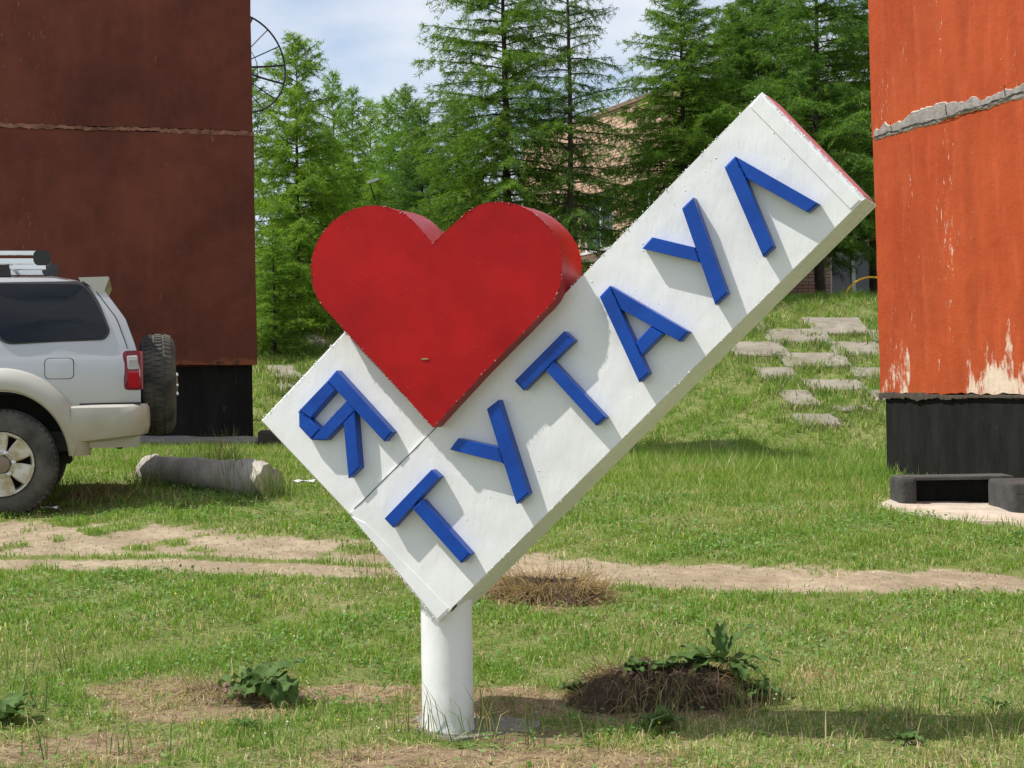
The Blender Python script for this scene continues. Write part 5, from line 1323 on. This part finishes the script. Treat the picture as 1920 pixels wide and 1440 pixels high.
md2, mc2 = mound(912, 1150, 1138, .085, .50, 'hay_heap', 'low heap of brown dry grass behind the sign post', 'heap', 2600, 5, (.46, .34, .19), hang=False)
md3, mc3 = mound(330, 545, 1322, .028, .30, 'soil_patch', 'low crumbly soil patch under the left leafy plant', 'soil mound', 500, 8, (.46, .37, .22), hang=False, soilc=soil2)
leafm = M('broad_leaf'); lc = leafm.ramp(leafm.noise(14, 5, .6), [(.3, (.060, .118, .026)), (.7, (.125, .20, .060))])
leafm.set(Specular_IOR_Level=.15)
leafm.color(lc).rough(.6).bump(leafm.noise(30, 4), .4, .006)
trn = leafm.n('ShaderNodeBsdfTranslucent'); leafm.l(lc, trn.inputs[0]); msx = leafm.n('ShaderNodeMixShader'); msx.inputs[0].default_value = .25
leafm.l(leafm.b.outputs[0], msx.inputs[1]); leafm.l(trn.outputs[0], msx.inputs[2]); leafm.l(msx.outputs[0], leafm.o.inputs[0]); leafm = leafm.m
def leaf(org, az, el, L_, W_, curl, parent, wave=.12, tip=1.0):
    nU, nV = 16, 7; sd = None; p = np.array(org, float); rows = []; a = el; ph_ = random.uniform(0, 6); W_ *= 1.35; tw = random.uniform(-.5, .5); az_c = random.uniform(-.5, .5)
    for i in range(nU):
        t = i / (nU - 1); wv_ = W_ * (math.sin(math.pi * min(1, t * .92 + .06) ** .75)) * (1 if t < .97 else .35)
        d = np.array([math.cos(az + az_c * t), math.sin(az + az_c * t), 0]); sd = np.array([-d[1], d[0], 0])
        row = []
        nrm_ = -d * math.sin(a) + UZ * math.cos(a)
        for j in range(nV):
            v = (j / (nV - 1) - .5) * 2; edge_ = 1 + 1.6 * wave * math.sin(t * 23 + (v > 0) * 2 + ph_)
            row.append(p + sd * v * wv_ * .5 * edge_ + nrm_ * (abs(v) * wv_ * .14 + v * tw * wv_ * .4 * t + 1.0 * wave * W_ * abs(v) * math.sin(t * 19 + v * 2.2 + ph_)))
        rows.append(row); p = p + (d * math.cos(a) + UZ * math.sin(a)) * L_ / (nU - 1); a -= curl / (nU - 1)
    return MB().grid(rows).build('leaf', leafm, parent, smooth=60)
def plant(c, leaves_, name, label, cat='plant', k=1.25):
    t = thing(name, c, label, cat)
    for (az_, el_, l_, w_, cu_) in leaves_: leaf(c, az_, el_, l_ * k, w_ * k, cu_, t)
    return t
R_ = random.uniform
tp = at_depth(1352, 1243, mc[1] - .02); tp[2] = Gs(tp[0], tp[1]) + .165
plant(tp, [(rad(75), rad(68), .15, .036, .3), (rad(110), rad(82), .14, .034, .25), (rad(30), rad(55), .17, .040, .4), (rad(150), rad(72), .12, .032, .3), (rad(178), rad(14), .24, .050, .5), (rad(195), rad(25), .19, .045, .7),
           (rad(-2), rad(14), .20, .045, .5), (rad(-20), rad(5), .16, .05, .8), (rad(-70), rad(20), .13, .055, 1.9), (rad(-45), rad(12), .15, .045, 1.4), (rad(215), rad(15), .14, .045, .9), (rad(240), rad(50), .10, .034, .9), (rad(165), rad(35), .16, .042, .7)],
      'burdock_plant', 'dark green rosette of long leaves on the soil mound')
for (px, py, lab) in ((1190, 1262, 'dark leafy weed on top of the soil mound, left'), (1250, 1258, 'dark leafy weed in the middle of the soil mound top'), (1300, 1256, 'dark leafy weed touching the mound rosette')):
    t3 = at_depth(px, py, mc[1]); t3[2] = Gs(t3[0], t3[1]) + .14
    plant(t3, [(rad(a + R_(-12, 12)), rad(R_(5, 60)), R_(.04, .085), R_(.02, .035), R_(.4, 1.4)) for a in range(0, 360, 36)], 'leafy_weed', lab)
tp = on_ground(1425, 1320); tp[2] += .05
plant(tp, [(rad(a), rad(R_(10, 50)), R_(.05, .09), R_(.03, .045), R_(.6, 1.6)) for a in range(0, 360, 32)], 'leafy_weed', 'low leafy weed at the right end of the soil mound')
tp = on_ground(1078, 1312); tp[2] += .04
plant(tp, [(rad(a), rad(R_(20, 60)), R_(.04, .07), R_(.03, .042), R_(.5, 1.5)) for a in range(0, 360, 45)], 'leafy_weed', 'small leafy weed at the left end of the soil mound')
tp = on_ground(500, 1318); tp[2] += .085
plant(tp, [(rad(25), rad(42), .15, .055, .6), (rad(165), rad(22), .17, .075, .9), (rad(195), rad(5), .14, .07, .8), (rad(120), rad(35), .13, .065, .8), (rad(80), rad(45), .13, .06, .9), (rad(-60), rad(25), .15, .085, 2.3),
           (rad(-25), rad(20), .15, .08, 1.9), (rad(230), rad(20), .12, .06, 1.6), (rad(-95), rad(30), .10, .06, 2.0), (rad(140), rad(15), .15, .07, .6)],
      'burdock_plant', 'wilting broad-leaved plant on bare soil left of the post')
tp = on_ground(8, 1355); tp[2] += .02
plant(tp, [(rad(a), rad(R_(15, 60)), R_(.09, .15), R_(.05, .07), R_(.6, 1.6)) for a in range(10, 360, 50)], 'burdock_plant', 'grey green broad-leaved plant at the lower left edge')
for px, py, sz, lab in ((1240, 1368, .10, 'flat green rosette in straw before the soil mound'), (465, 1372, .06, 'tiny round-leaved weed below the wilting plant'), (1700, 1395, .07, 'low broad weed in the lower right lawn'),
                        (790, 1090, .07, 'leafy weed at the track edge left of the board foot'), (1870, 1330, .06, 'low weed near the right edge beside the shadow')):
    tp = on_ground(px, py); tp[2] += .012
    plant(tp, [(rad(a + R_(-15, 15)), rad(R_(10, 55)), sz * R_(.7, 1.2), sz * R_(.28, .42), R_(.3, 1.4)) for a in range(0, 360, 40)], 'lawn_weed', lab)
